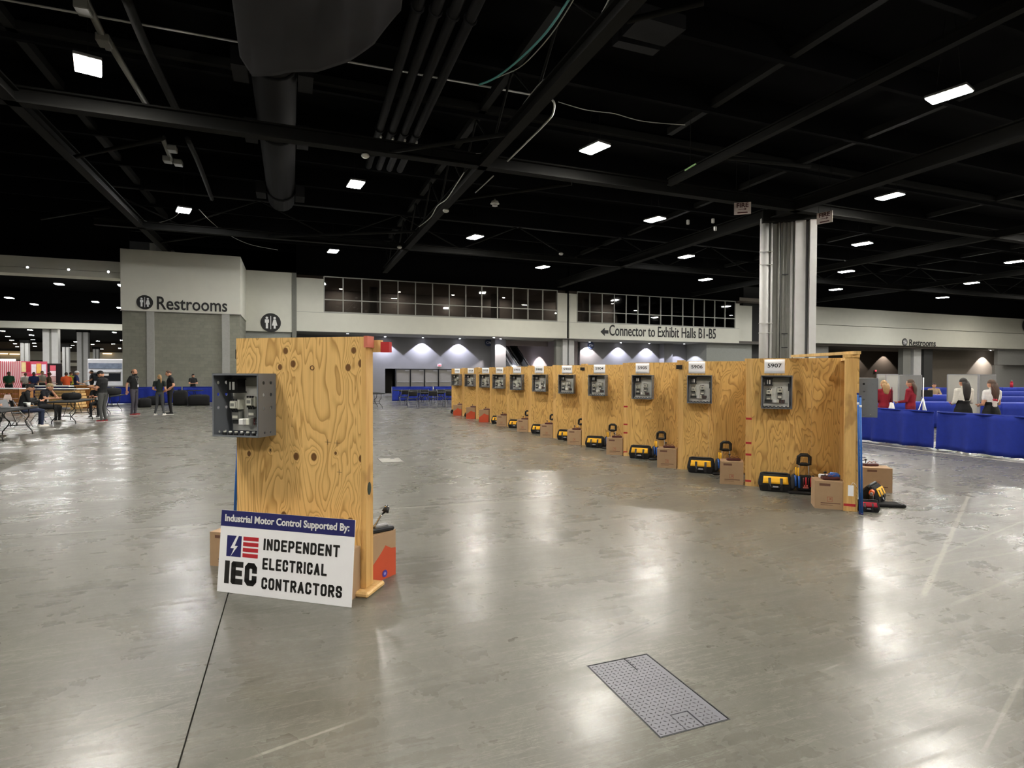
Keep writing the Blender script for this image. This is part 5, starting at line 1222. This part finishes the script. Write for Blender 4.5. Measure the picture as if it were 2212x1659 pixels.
MB().cyl((0,0,.5),(0,0,1.58),.015,n=8).build('pole', white, ts)
for k in range(3): a_ = 2.1*k+.3; MB().cyl((0,0,1.0),(.28*math.cos(a_),.28*math.sin(a_),.02),.012,n=8).build('leg', white, ts)
MB().cbox((.16,0,1.12),(.3,.03,.2),.006,(0,0,-.5)).build('monitor', black, ts)
ex_ = thing('fire_extinguisher', 'small red extinguisher on a draped table at the far right', 'extinguisher', G(2185,837,.8)+Vector((0,0,.001)))
MB().cyl((0,0,0),(0,0,.35),.09,n=14).build('cylinder', redfab, ex_); MB().cyl((0,0,.35),(0,0,.45),.09,.03,n=14).build('shoulder', redfab, ex_); MB().cbox((.02,0,.49),(.1,.03,.06),.01).build('valve', steel, ex_)
# ================================================================ FOLDING TABLES AND CHAIRS
tabletop = mat('dark_table_top', '#232425', .65, var=.1, spec=.3); tubeblack = mat('black_tube', '#19191a', .45)
def folding_table(loc, rz, L_, label, group='black folding tables', w=.76, h=.74):
    t = thing('folding_table', label, 'table', loc, rz, group)
    MB().cbox((0,0,h-.022),(w,L_,.044),.012).build('table_top', tabletop, t)
    for e in (-1, 1):
        y = e*(L_/2-.28)
        for s_ in (-1, 1):
            MB().tube([(s_*.28,y-e*.12,h-.05),(s_*.27,y-e*.08,.5),(s_*.16,y,.36),(s_*.2,y,.25),(s_*.31,y,.1),(s_*.32,y,.012)], .014, 8).build('leg', tubeblack, t)
        MB().cyl((-.2,y,.26),(.2,y,.26),.011,n=8).build('crossbar', tubeblack, t); MB().cyl((0,y,.26),(0,y-e*.45,h-.05),.009,n=6).build('diagonal_brace', tubeblack, t)
    return t
def folding_chair(loc, rz, label, group='folding chairs', sc=1.):
    """faces local +y"""
    t = thing('folding_chair', label, 'chair', loc, rz, group)
    MB().cbox((0,0,.44),(.42,.40,.03),.012).build('seat', black, t)
    MB().grid(lambda u, v: Vector((-.2+.4*u, -.215-.03*math.sin(PI*u)-.05*v, .58+.24*v)), 8, 4).build('backrest', black, t, solid=.015)
    for e in (-1, 1):
        MB().tube([(e*.21,.2,.01),(e*.21,.05,.3),(e*.21,-.1,.5),(e*.205,-.2,.7),(e*.2,-.26,.84)], .011, 8).build('leg', steel, t)
        MB().tube([(e*.2,-.25,.01),(e*.2,-.1,.25),(e*.2,.12,.42)], .011, 8).build('leg', steel, t)
    MB().cyl((-.21,.13,.16),(.21,.13,.16),.008,n=6).build('stretcher', steel, t); MB().cyl((-.2,-.18,.13),(.2,-.18,.13),.008,n=6).build('stretcher', steel, t)
    return t
folding_table((-6.72,17.85,0), .04, 2.44, 'nearest black folding table at the left edge with a laptop', group='black folding tables on the left')
folding_table((-6.80,23.05,0), .03, 2.44, 'black folding table with bent legs in front of the man in the patterned cap', group='black folding tables on the left')
folding_table((-8.3,20.9,0), .05, 2.44, 'black folding table behind the laptop table', group='black folding tables on the left')
folding_table((-7.0,27.6,0), .03, 2.44, 'black folding table with bags behind the man in the black cap', group='black folding tables on the left')
folding_table((-5.35,34.5,0), PI/2, 1.83, 'small dark table in front of the blue drape by the restroom block', group='black folding tables on the left')
for k, (X, Y, r_) in enumerate(((6.5,28.2,PI/2),(8.6,28.0,PI/2),(6.3,30.4,PI/2),(8.5,30.3,PI/2),(6.3,32.4,PI/2),(8.6,32.4,PI/2))):
    folding_table((X,Y,0), r_, 1.9, ['front left','front right','middle left','middle right','rear left','rear right'][k] + ' of the dark tables before the middle blue drape', 'long dark tables by the middle drape')
folding_table((3.62,27.9,0), .05, 1.83, 'dark table half hidden behind the right edge of the plywood stand', 'long dark tables by the middle drape')
rnd = random.Random(3)
for k in range(9):
    X, Y = 5.5+(k % 5)*.95+rnd.uniform(-.1,.1), (27.6 if k < 5 else 29.8)+rnd.uniform(-.1,.1)
    folding_chair((X,Y,0), rnd.uniform(-.3,.3), ['first','second','third','fourth','fifth'][k % 5] + ' folding chair from the left in the %s row under the middle tables' % ('front' if k < 5 else 'rear'), 'chairs under the middle tables')
folding_chair((2.95,27.7,0), -1.5, 'dark folding chair at the table beside the plywood stand')
# laptop
lp = thing('laptop', 'open grey laptop on the nearest folding table', 'laptop', (-6.74,18.35,.741), math.radians(80))
MB().cbox((0,0,.008),(.34,.24,.016),.005).build('keyboard_base', steel, lp); MB().cbox((0,.15,.11),(.34,.012,.22),.004,(-.35,0,0)).build('screen', mat('laptop_lid', '#77787a', .4, .4), lp); MB().box((-.14,-.02,.0165),(.14,.1,.018)).build('keys', black, lp)
for k, (x, y, c_, lb) in enumerate(((-6.5,18.75,white,'white paper cup on the laptop table'),(-6.62,18.9,black,'black flask on the laptop table'))):
    o = thing('cup', lb, 'cup', (x,y,.741)); MB().cyl((0,0,0),(0,0,.1),.035,.042,n=14).build('cup_body', c_, o); MB().cyl((0,0,.1),(0,0,.112),.044,n=14).build('lid', white, o)
def duffel(loc, rz, s, label, m_=None):
    t = thing('duffel_bag', label, 'bag', loc, rz, 'dark bags on the left'); L_, d, h = s; rr = []
    for u in (-.5,-.48,-.36,0,.36,.48,.5):
        k = 1-.28*(abs(u)*2)**8 + .04*math.sin(u*17); rr.append([(L_*u, d/2*k*math.copysign(abs(math.cos(q))**.55, math.cos(q)), h/2*(1 + (k if q < PI else 1)*math.copysign(abs(math.sin(q))**.5, math.sin(q)))) for q in [2*PI*i/16 for i in range(16)]])
    MB().loft(rr).build('bag_body', m_ or blackcloth, t); MB().tube([(-L_*.15,-d*.45,h*.6),(-L_*.1,-d*.2,h*1.08),(L_*.1,-d*.2,h*1.08),(L_*.15,-d*.45,h*.6)], .012, 6).build('handle', black, t)
    MB().tube([(-L_*.4,0,h),(0,0,h*1.02),(L_*.4,0,h)], .008, 6).build('zip', darkmetal, t)
q = G(430,876); duffel((q.x,q.y,0), .1, (.95,.5,.55), 'big black bag right of the small table by the drape')
q = G(390,876); duffel((q.x,q.y,0), -.1, (.62,.42,.78), 'tall black bag standing left of the small table by the drape')
q = G(335,875); duffel((q.x,q.y,0), .0, (.8,.45,.45), 'black bag on the floor behind the standing woman')
q = G(312,880); duffel((q.x,q.y,0), .5, (.5,.4,.45), 'black rucksack on the floor behind the bald man')
duffel((-6.85,27.5,.742), 1.3, (.9,.45,.3), 'black bag lying on the table behind the man in the black cap')
duffel((-7.0,23.6,.742), 1.2, (.55,.35,.22), 'black bag on the table of the man in the patterned cap')
q = G(325,868); cs = thing('clear_bag', 'pale plastic sack of goods by the drape left of the woman', 'sack', (q.x,q.y,0)); MB().ell((0,0,.3),(.45,.3,.3),12,8).build('sack_body', mat('pale_sack', '#b9b3ad', .5, var=.4, scale=14), cs); MB().cyl((0,0,.56),(.05,0,.68),.07,.13,n=10).build('tied_neck', mat('pale_sack', '#b9b3ad', .5), cs)
# ================================================================ STALLS OF THE NEIGHBOURING HALL
def stripes(name, a, b, n, curve=0.):
    t = NT(name); co = t.n('ShaderNodeTexCoord').outputs['Object']; sp = t.n('ShaderNodeSeparateXYZ'); t.l(co, sp.inputs[0])
    x = t.math('ADD', sp.outputs[0], t.math('MULTIPLY', t.math('POWER', t.math('MAXIMUM', t.math('SUBTRACT', 1.3, sp.outputs[2]), 0.), 2.), curve))
    f = t.math('GREATER_THAN', t.math('FRACT', t.math('MULTIPLY', x, n)), .5); t.l(t.mix(f, lin(a), lin(b)), t.b.inputs['Base Color']); t.b.inputs['Roughness'].default_value = .6; return t.m
p0 = AY(-12,800,52); stall = thing('striped_stall', 'red and white striped stall wall far on the left', 'stall', (p0.x,52,0))
MB().box((0,0,0),(1.55,.06,2.5)).build('striped_panel', stripes('red_white_stripes', '#c23a4c', '#e9c9cc', 9., -.3), stall)
MB().box((1.55,0,0),(3.1,.06,2.48)).build('backing_panel', mat('pink_red_panel', '#d0526a', .6), stall)
for k, (x, z, c_) in enumerate(((3.35,1.7,'#f3d9a0'),(3.35,.9,'#e7b0a8'),(4.6,1.55,'#efe6ee'),(5.25,1.6,'#f0c060'),(5.9,1.55,'#efe6f4'),(4.2,.8,'#d03a4c'),(5.2,.75,'#f2c987'),(3.9,1.7,'#b82038'))):
    MB().box(((x-3.3)*.47+1.56,-.03,z),((x-3.3)*.47+1.83,0,z+.72)).build('poster', mat('poster_'+c_.strip('#'), c_, .6, var=.2, scale=4), stall)
MB().box((-.1,-.02,2.5),(1.2,.1,2.62)).build('light_bar', mat('stall_light', '#ffffff', .5, emit=6.), stall)
p0 = AY(97,800,53); s2 = thing('black_stall', 'black stall wall with a tall poster right of the striped stall', 'stall', (p0.x,53,0))
MB().box((0,0,0),(1.05,.06,2.35)).build('wall_panel', black, s2)
for k, c_ in enumerate(('#d06070','#e8e2e6','#c9a9a4','#e6dfd8')): MB().box((.32,-.02,.55+.42*(3-k)),(.68,0,.95+.42*(3-k))).build('poster_strip', mat('poster_'+c_.strip('#'), c_, .6, var=.2, scale=5), s2)
# white trailer
tv = thing('white_trailer', 'white show trailer with dark window left of the restroom block', 'trailer', (AY(188,800,56).x,56,0))
wv = mat('trailer_white', '#dfe1e6', .35, var=.05)
MB().cbox((1.6,1.2,1.62),(3.2,2.3,2.35),.06).build('trailer_body', wv, tv)
MB().box((.35,.0,1.0),(2.3,.06,1.62)).build('window', mat('dark_window', '#22252a', .2), tv)
MB().box((.1,-.01,2.0),(2.4,.05,2.45)).build('graphic_band', mat('trailer_graphic', '#7b879d', .5, var=.7, scale=3), tv)
MB().cbox((1.2,-.06,1.75),(2.3,.12,.08),.02).build('awning_rail', wv, tv); MB().cbox((1.15,-.02,1.5),(.7,.06,.2),.02).build('name_plate', white, tv)
MB().box((.0,-.05,.45),(3.2,.02,.6)).build('bumper', steel, tv)
for x in (.6, 2.6): MB().cyl((x,.1,.32),(x,.4,.32),.32,n=18).build('wheel', black, tv)
# wooden counter, lumber stack, podium
q = AD(14,884,24); ct = thing('wooden_counter', 'orange-brown wooden counter with white top at the left edge', 'counter', (q.x,q.y,0), math.radians(-22)); wood = lumber('stall_wood', '#b9834a', '#8d5a2c')
for k in range(5): MB().box((-.85,-.35,.02+.19*k),(.85,-.32,.19+.19*k)).build('plank', wood, ct)
for x in (-.85, .82): MB().box((x,-.35,0),(x+.03,.35,.96)).build('side_board', wood, ct)
MB().box((-.9,-.4,.96),(.9,.4,1.0)).build('counter_top', white, ct)
for k, (x, h_) in enumerate(((-.1,.35),(.2,.45),(.62,.75))): 
    b_ = thing('paper_bag', ['short','medium','tall'][k]+' white paper bag in front of the wooden counter', 'bag', ct.matrix_basis @ Vector((x,-.62,0)), .1*k); MB().loft([[(-.12,-.07,0),(.12,-.07,0),(.12,.07,0),(-.12,.07,0)],[(-.12,-.07,h_*.8),(.12,-.07,h_*.8),(.12,.07,h_*.8),(-.12,.07,h_*.8)],[(-.09,-.01,h_),(.09,-.01,h_),(.09,.01,h_),(-.09,.01,h_)]], sm=False).build('bag_body', mat('pinkish_paper', '#e6d3ca', .8), b_); MB().box((-.06,-.073,h_*.3),(.06,-.07,h_*.5)).build('print', mat('bag_print', '#c98a86', .8), b_)
q = AD(132,878,26.); ls = thing('lumber_stack', 'stack of pale boards under a white sheet behind the seated men', 'lumber', (q.x,q.y,0), math.radians(-21))
for k in range(6):
    for j in range(2): MB().box((-.95+.03*(k % 2),-.3+.32*j,.1+.13*k),(.95-.04*(k % 3),-.02+.32*j,.2+.13*k)).build('board', freshpine, ls)
MB().box((-1.0,-.35,.9),(1.0,.4,.94)).build('white_sheet', white, ls)
for x in (-.7, .7): MB().box((x-.05,-.3,0),(x+.05,.3,.1)).build('bearer', freshpine, ls)
q = AD(128,860,29); nt_ = thing('navy_table', 'table with dark navy skirt in front of the far crowd', 'table', (q.x,q.y,0), math.radians(-21)); MB().box((-1.4,-.35,.95),(.75,.35,1.0)).build('table_top', white, nt_); MB().grid(lambda u, v: Vector((-1.38+2.1*u, -.35+.02*math.sin(u*60)*(1-v), .03+.92*v)), 60, 4).build('skirt', mat('navy_skirt', '#1c1b4e', .85), nt_, solid=.004)
q = AD(188,862,27); pd_ = thing('podium', 'tan wooden podium left of the white trailer', 'podium', (q.x,q.y,0), math.radians(-15)); MB().loft([[(-.28,-.25,0),(.28,-.25,0),(.28,.25,0),(-.28,.25,0)],[(-.34,-.25,1.0),(.34,-.25,1.0),(.34,.25,1.0),(-.34,.25,1.0)]], sm=False).build('podium_body', wood, pd_); MB().cbox((0,0,1.04),(.8,.6,.06),.015).build('podium_top', wood, pd_)
ws = sempty('trim_6', 'warm lit signs on the far wall')
for a, b in ((6,764),(32,765),(232,764)): q = AY(a, b, 228); MB().box((q.x-1.3,227.9,q.z-.16),(q.x+1.3,228,q.z+.16)).build('lit_sign', gold_glow, ws)
# ================================================================ PEOPLE
def face(fx, fy): return math.atan2(-fx, fy)
navyt, blk, dkg = cl('#15171b'), cl('#0f1012'), cl('#3b3d40')
redshoe, whiteshoe, blackshoe = cl('#8e2f30'), cl('#dedad2'), cl('#17171a')
lan = mat('lanyard_grey', '#9c9a96', .7)
g = G(222,911); make_person(g, face(-.95,.25), P(wrR=(.09,.34,1.17), elR=(.23,.06,1.14), wrL=(-.07,.34,1.19), elL=(-.23,.06,1.14), head=(0,.05,1.60)), (blk, cl('#4a4b4a'), redshoe), 1.74,
    'man in black cap and black shirt with red shoes looking at his hands', hair='short', nod=-.45, cap=blk, vox=.014, build=1.12)
ph = thing('phone', 'phone held by the man in the black cap', 'phone', g + Matrix.Rotation(face(-.95,.25),3,'Z') @ Vector((.0,.42,1.2)), face(-.95,.25)); MB().cbox((0,0,0),(.075,.15,.01),.004,(.5,0,0)).build('phone_body', black, ph); MB().bx((0,-.004,.007),(.066,.13,.002),(.5,0,0)).build('phone_screen', mat('phone_glass', '#2a3038', .15), ph)
make_person(G(290,897), face(.95,-.3), P(wrR=(.21,-.14,.93), elR=(.23,-.13,1.15), wrL=(-.22,-.1,.93), elL=(-.23,-.13,1.15)), (blk, cl('#4b4851'), redshoe), 1.82,
    'bald bearded man in black polo and grey trousers standing in profile', hair='bald', hairm=hairbrown, beard=hairdark, lanyard=lan, vox=.014, build=1.08)
make_person(G(345,897), face(.15,.98), P(wrR=(.1,.2,1.02), elR=(.24,-.02,1.12), wrL=(-.1,.2,1.02), elL=(-.24,-.02,1.12), anL=(-.17,-.03,.09), anR=(.17,-.03,.09)), (cl('#16201c'), dkg, whiteshoe), 1.6,
    'woman with ponytail in dark tee and white shoes seen from behind', hair='pony', hairm=hairblond, yaw=.5, female=True, vox=.014)
make_person(G(368,895), face(-.93,-.25), P(wrR=(.2,.0,.93), elR=(.27,-.16,1.15), wrL=(-.16,.1,.97), elL=(-.25,-.1,1.13), head=(0,.05,1.6)), (blk, cl('#101012'), blackshoe), 1.78,
    'man in black polo and black trousers with lanyard facing the woman', hair='short', hairm=hairbrown, nod=-.2, lanyard=lan, vox=.014, build=1.08)
q = AY(417,840,37.3); make_person((q.x,37.3,0), face(.5,-.8), P(wrR=(.06,.3,1.15), elR=(.24,.04,1.13), wrL=(-.06,.3,1.15), elL=(-.24,.04,1.13)), (blk, navyt, blackshoe), 1.62,
    'man in black tee behind the blue drape by the restroom block', nod=-.35, vox=.02)
# seated at the tables on the left
r_ = face(.85,.5); make_person((-7.55,21.35,0), r_, SIT(wrR=(.1,.38,.80), elR=(.24,.12,.78), wrL=(-.1,.38,.80), elL=(-.24,.12,.78), chest=(0,.06,.93), neck=(0,.12,1.08), head=(0,.19,1.2), shR=(.19,.07,1.03), shL=(-.19,.07,1.03)), (cl('#0d0e10'), cl('#1d2740'), whiteshoe), 1.72,
    'seated man in black jacket and dark cap with his back to the camera', nod=-.3, cap=blk, sleeve=1, vox=.016)
folding_chair((-7.55,21.35,0), r_, 'chrome-framed folding chair under the man in the black jacket')
r_ = face(.95,-.1); make_person((-7.75,23.4,0), r_, SIT(wrR=(.08,.42,.80), elR=(.24,.2,.80), wrL=(-.03,.27,1.05), elL=(-.2,.36,.80), chest=(0,.08,.92), neck=(0,.15,1.06), head=(0,.22,1.17), shR=(.19,.1,1.01), shL=(-.19,.1,1.01)), (cl('#14171f'), cl('#2c2c2e'), whiteshoe), 1.74,
    'seated man in patterned cap leaning his chin on his hand', hairm=hairgrey, cap=mat('camouflage_cap', '#9b8a66', .85, var=.5, scale=25), lanyard=lan, vox=.016, skin=skin_l)
folding_chair((-7.75,23.4,0), r_, 'folding chair under the man in the patterned cap')
r_ = face(-.1,-.95); make_person((-6.75,25.7,0), r_, SIT(wrR=(.12,.4,.78), elR=(.25,.18,.74), wrL=(-.12,.4,.78), elL=(-.25,.18,.74), chest=(0,.1,.90), neck=(0,.18,1.03), head=(0,.26,1.12), shR=(.19,.12,.98), shL=(-.19,.12,.98)), (cl('#11141b'), navyt, blackshoe), 1.7,
    'seated dark-haired person writing behind the man in the black cap', nod=-.5, vox=.016, lanyard=lan)
folding_chair((-6.75,25.7,0), r_, 'folding chair under the dark-haired person writing')
r_ = face(.96,.2); make_person((-7.35,17.95,0), r_, SIT(wrR=(.12,.42,.80), elR=(.24,.15,.76), wrL=(-.1,.42,.80), elL=(-.24,.15,.76)), (navyt, cl('#20252c'), cl('#4a4236')), 1.76, 'seated person cut by the left edge, legs under the laptop table', vox=.016, sleeve=1)
folding_chair((-7.35,17.95,0), r_, 'folding chair at the left edge under the laptop user')
# the crowd of the neighbouring hall
for k, (px, D, sh, H_, sk, hm_, fx, fy, cp_, lb) in enumerate((
    (19,33,'#1d4a30',1.72,skin_d,hairdark,.2,-.9,None,'person in green shirt behind the wooden counter'),
    (55,36,'#c9c3bb',1.66,skin_d,hairdark,.3,-.9,None,'person in pale vest before the striped stall'),
    (73,34,'#23335f',1.70,skin_d,hairdark,.5,-.8,None,'person in navy shirt left of the crowd'),
    (91,36,'#9b9488',1.78,skin_l,hairdark,.8,-.5,None,'person in light grey shirt in the far crowd'),
    (106,34,'#5a4a36',1.70,skin_d,hairbrown,.8,.3,None,'person in brown jacket in the far crowd'),
    (143,32,'#e5602e',1.70,skin_d,hairdark,-.2,.9,None,'person in bright orange vest seen from behind'),
    (153,34,'#b7bf3d',1.72,skin_l,hairbrown,.4,.8,None,'person in yellow-green vest half hidden by the orange vest'),
    (165,31,'#26305a',1.76,skin_l,hairgrey,.7,.3,'w','person in navy tee and white cap right of the orange vest'),
    (198,38,'#17171f',1.84,skin_l,hairdark,-.8,-.2,None,'person in dark clothes left of the white trailer'))):
    q = AD(px, 806, D); make_person((q.x,q.y,0), face(fx,fy), P(wrR=(.12,.25,1.05), elR=(.24,.0,1.12), wrL=(-.12,.25,1.05), elL=(-.24,.0,1.12)), (cl(sh), navyt, blackshoe), H_, lb, hairm=hm_, skin=sk, vox=.024, cap=white if cp_ else None, group='crowd of the neighbouring hall', build=1.1)
# women behind the near drape on the right
def women(px, D, H_, label, shirt, hm_, L_, fx, fy, pants, sleeve, **k):
    q = AD(px, 811, D); p = P(wrR=(.05,.27,1.08), elR=(.22,.02,1.12), wrL=(-.05,.27,1.08), elL=(-.22,.02,1.12)); p['hairlen'] = L_
    return make_person((q.x,q.y,0), face(fx,fy), p, (cl(shirt), cl(pants), blackshoe), H_, label, hair='long', hairm=hm_, sleeve=sleeve, female=True, vox=.014, build=1.15, **k)
w1 = women(1910,14.6,1.53,'woman with light hair in red top carrying a white bag','#8f1428',hairblond,.3,.35,.95,'#7d1226',1.0)
w2 = women(1968,14.4,1.56,'woman with long brown hair in red top','#8f1428',hairbrown,.34,-.2,.95,'#7d1226',1.0)
w3 = women(2082,13.3,1.60,'woman with long black hair in white blouse','#dcd8cd',hairdark,.46,.3,.9,'#101012',1.0,skirt=.55)
w4 = women(2143,12.9,1.57,'woman with long wavy brown hair in white tee','#e6e4e0',hairbrown,.44,.25,.95,'#101012',.5,skirt=.55)
q = AD(1927,811,14.3); bg = thing('shoulder_bag', 'white bag hanging at the side of the first woman in red', 'bag', (q.x,q.y,.62), .8); MB().loft([[(-.13,-.04,0),(.13,-.04,0),(.13,.04,0),(-.13,.04,0)],[(-.15,-.06,.12),(.15,-.06,.12),(.15,.06,.12),(-.15,.06,.12)],[(-.1,-.02,.34),(.1,-.02,.34),(.1,.02,.34),(-.1,.02,.34)]]).build('bag_body', cl('#d9d5cf'), bg); MB().tube([(-.09,0,.33),(-.06,0,.6),(0,0,.72),(.06,0,.6),(.09,0,.33)], .01, 6).build('strap', cl('#5a1020'), bg)
q = AD(2150,811,12.65); bg = thing('purse', 'small white and red purse on the back of the brown-haired woman', 'bag', (q.x,q.y,.95), .6); MB().cbox((0,0,.08),(.2,.07,.16),.02).build('purse_body', cl('#d6cdc4'), bg); MB().cbox((0,-.005,.15),(.21,.08,.06),.02).build('flap', redfab, bg); MB().tube([(-.09,0,.16),(-.08,.0,.36),(-.03,.06,.46),(.06,.05,.3),(.09,0,.16)], .007, 6).build('strap', cl('#5a3a30'), bg)
q = AD(2018,811,26.2); make_person((q.x,q.y,0), face(-.6,-.8), SIT(wrR=(.1,.35,.80), elR=(.25,.12,.78), wrL=(-.1,.35,.80), elL=(-.25,.12,.78)), (cl('#9a8468'), navyt, blackshoe), 1.7, 'seated person in tan jacket behind the draped tables', hairm=hairdark, nod=-.3, sleeve=1, vox=.02)
folding_chair((q.x,q.y,0), face(-.6,-.8), 'folding chair under the seated person in tan')
q = AD(1978,811,25.7); make_person((q.x,q.y,0), face(.9,.1), P(), (cl('#b07850'), navyt, blackshoe), 1.66, 'person with a brightly lit face behind the second woman in red', hairm=hairdark, vox=.02)
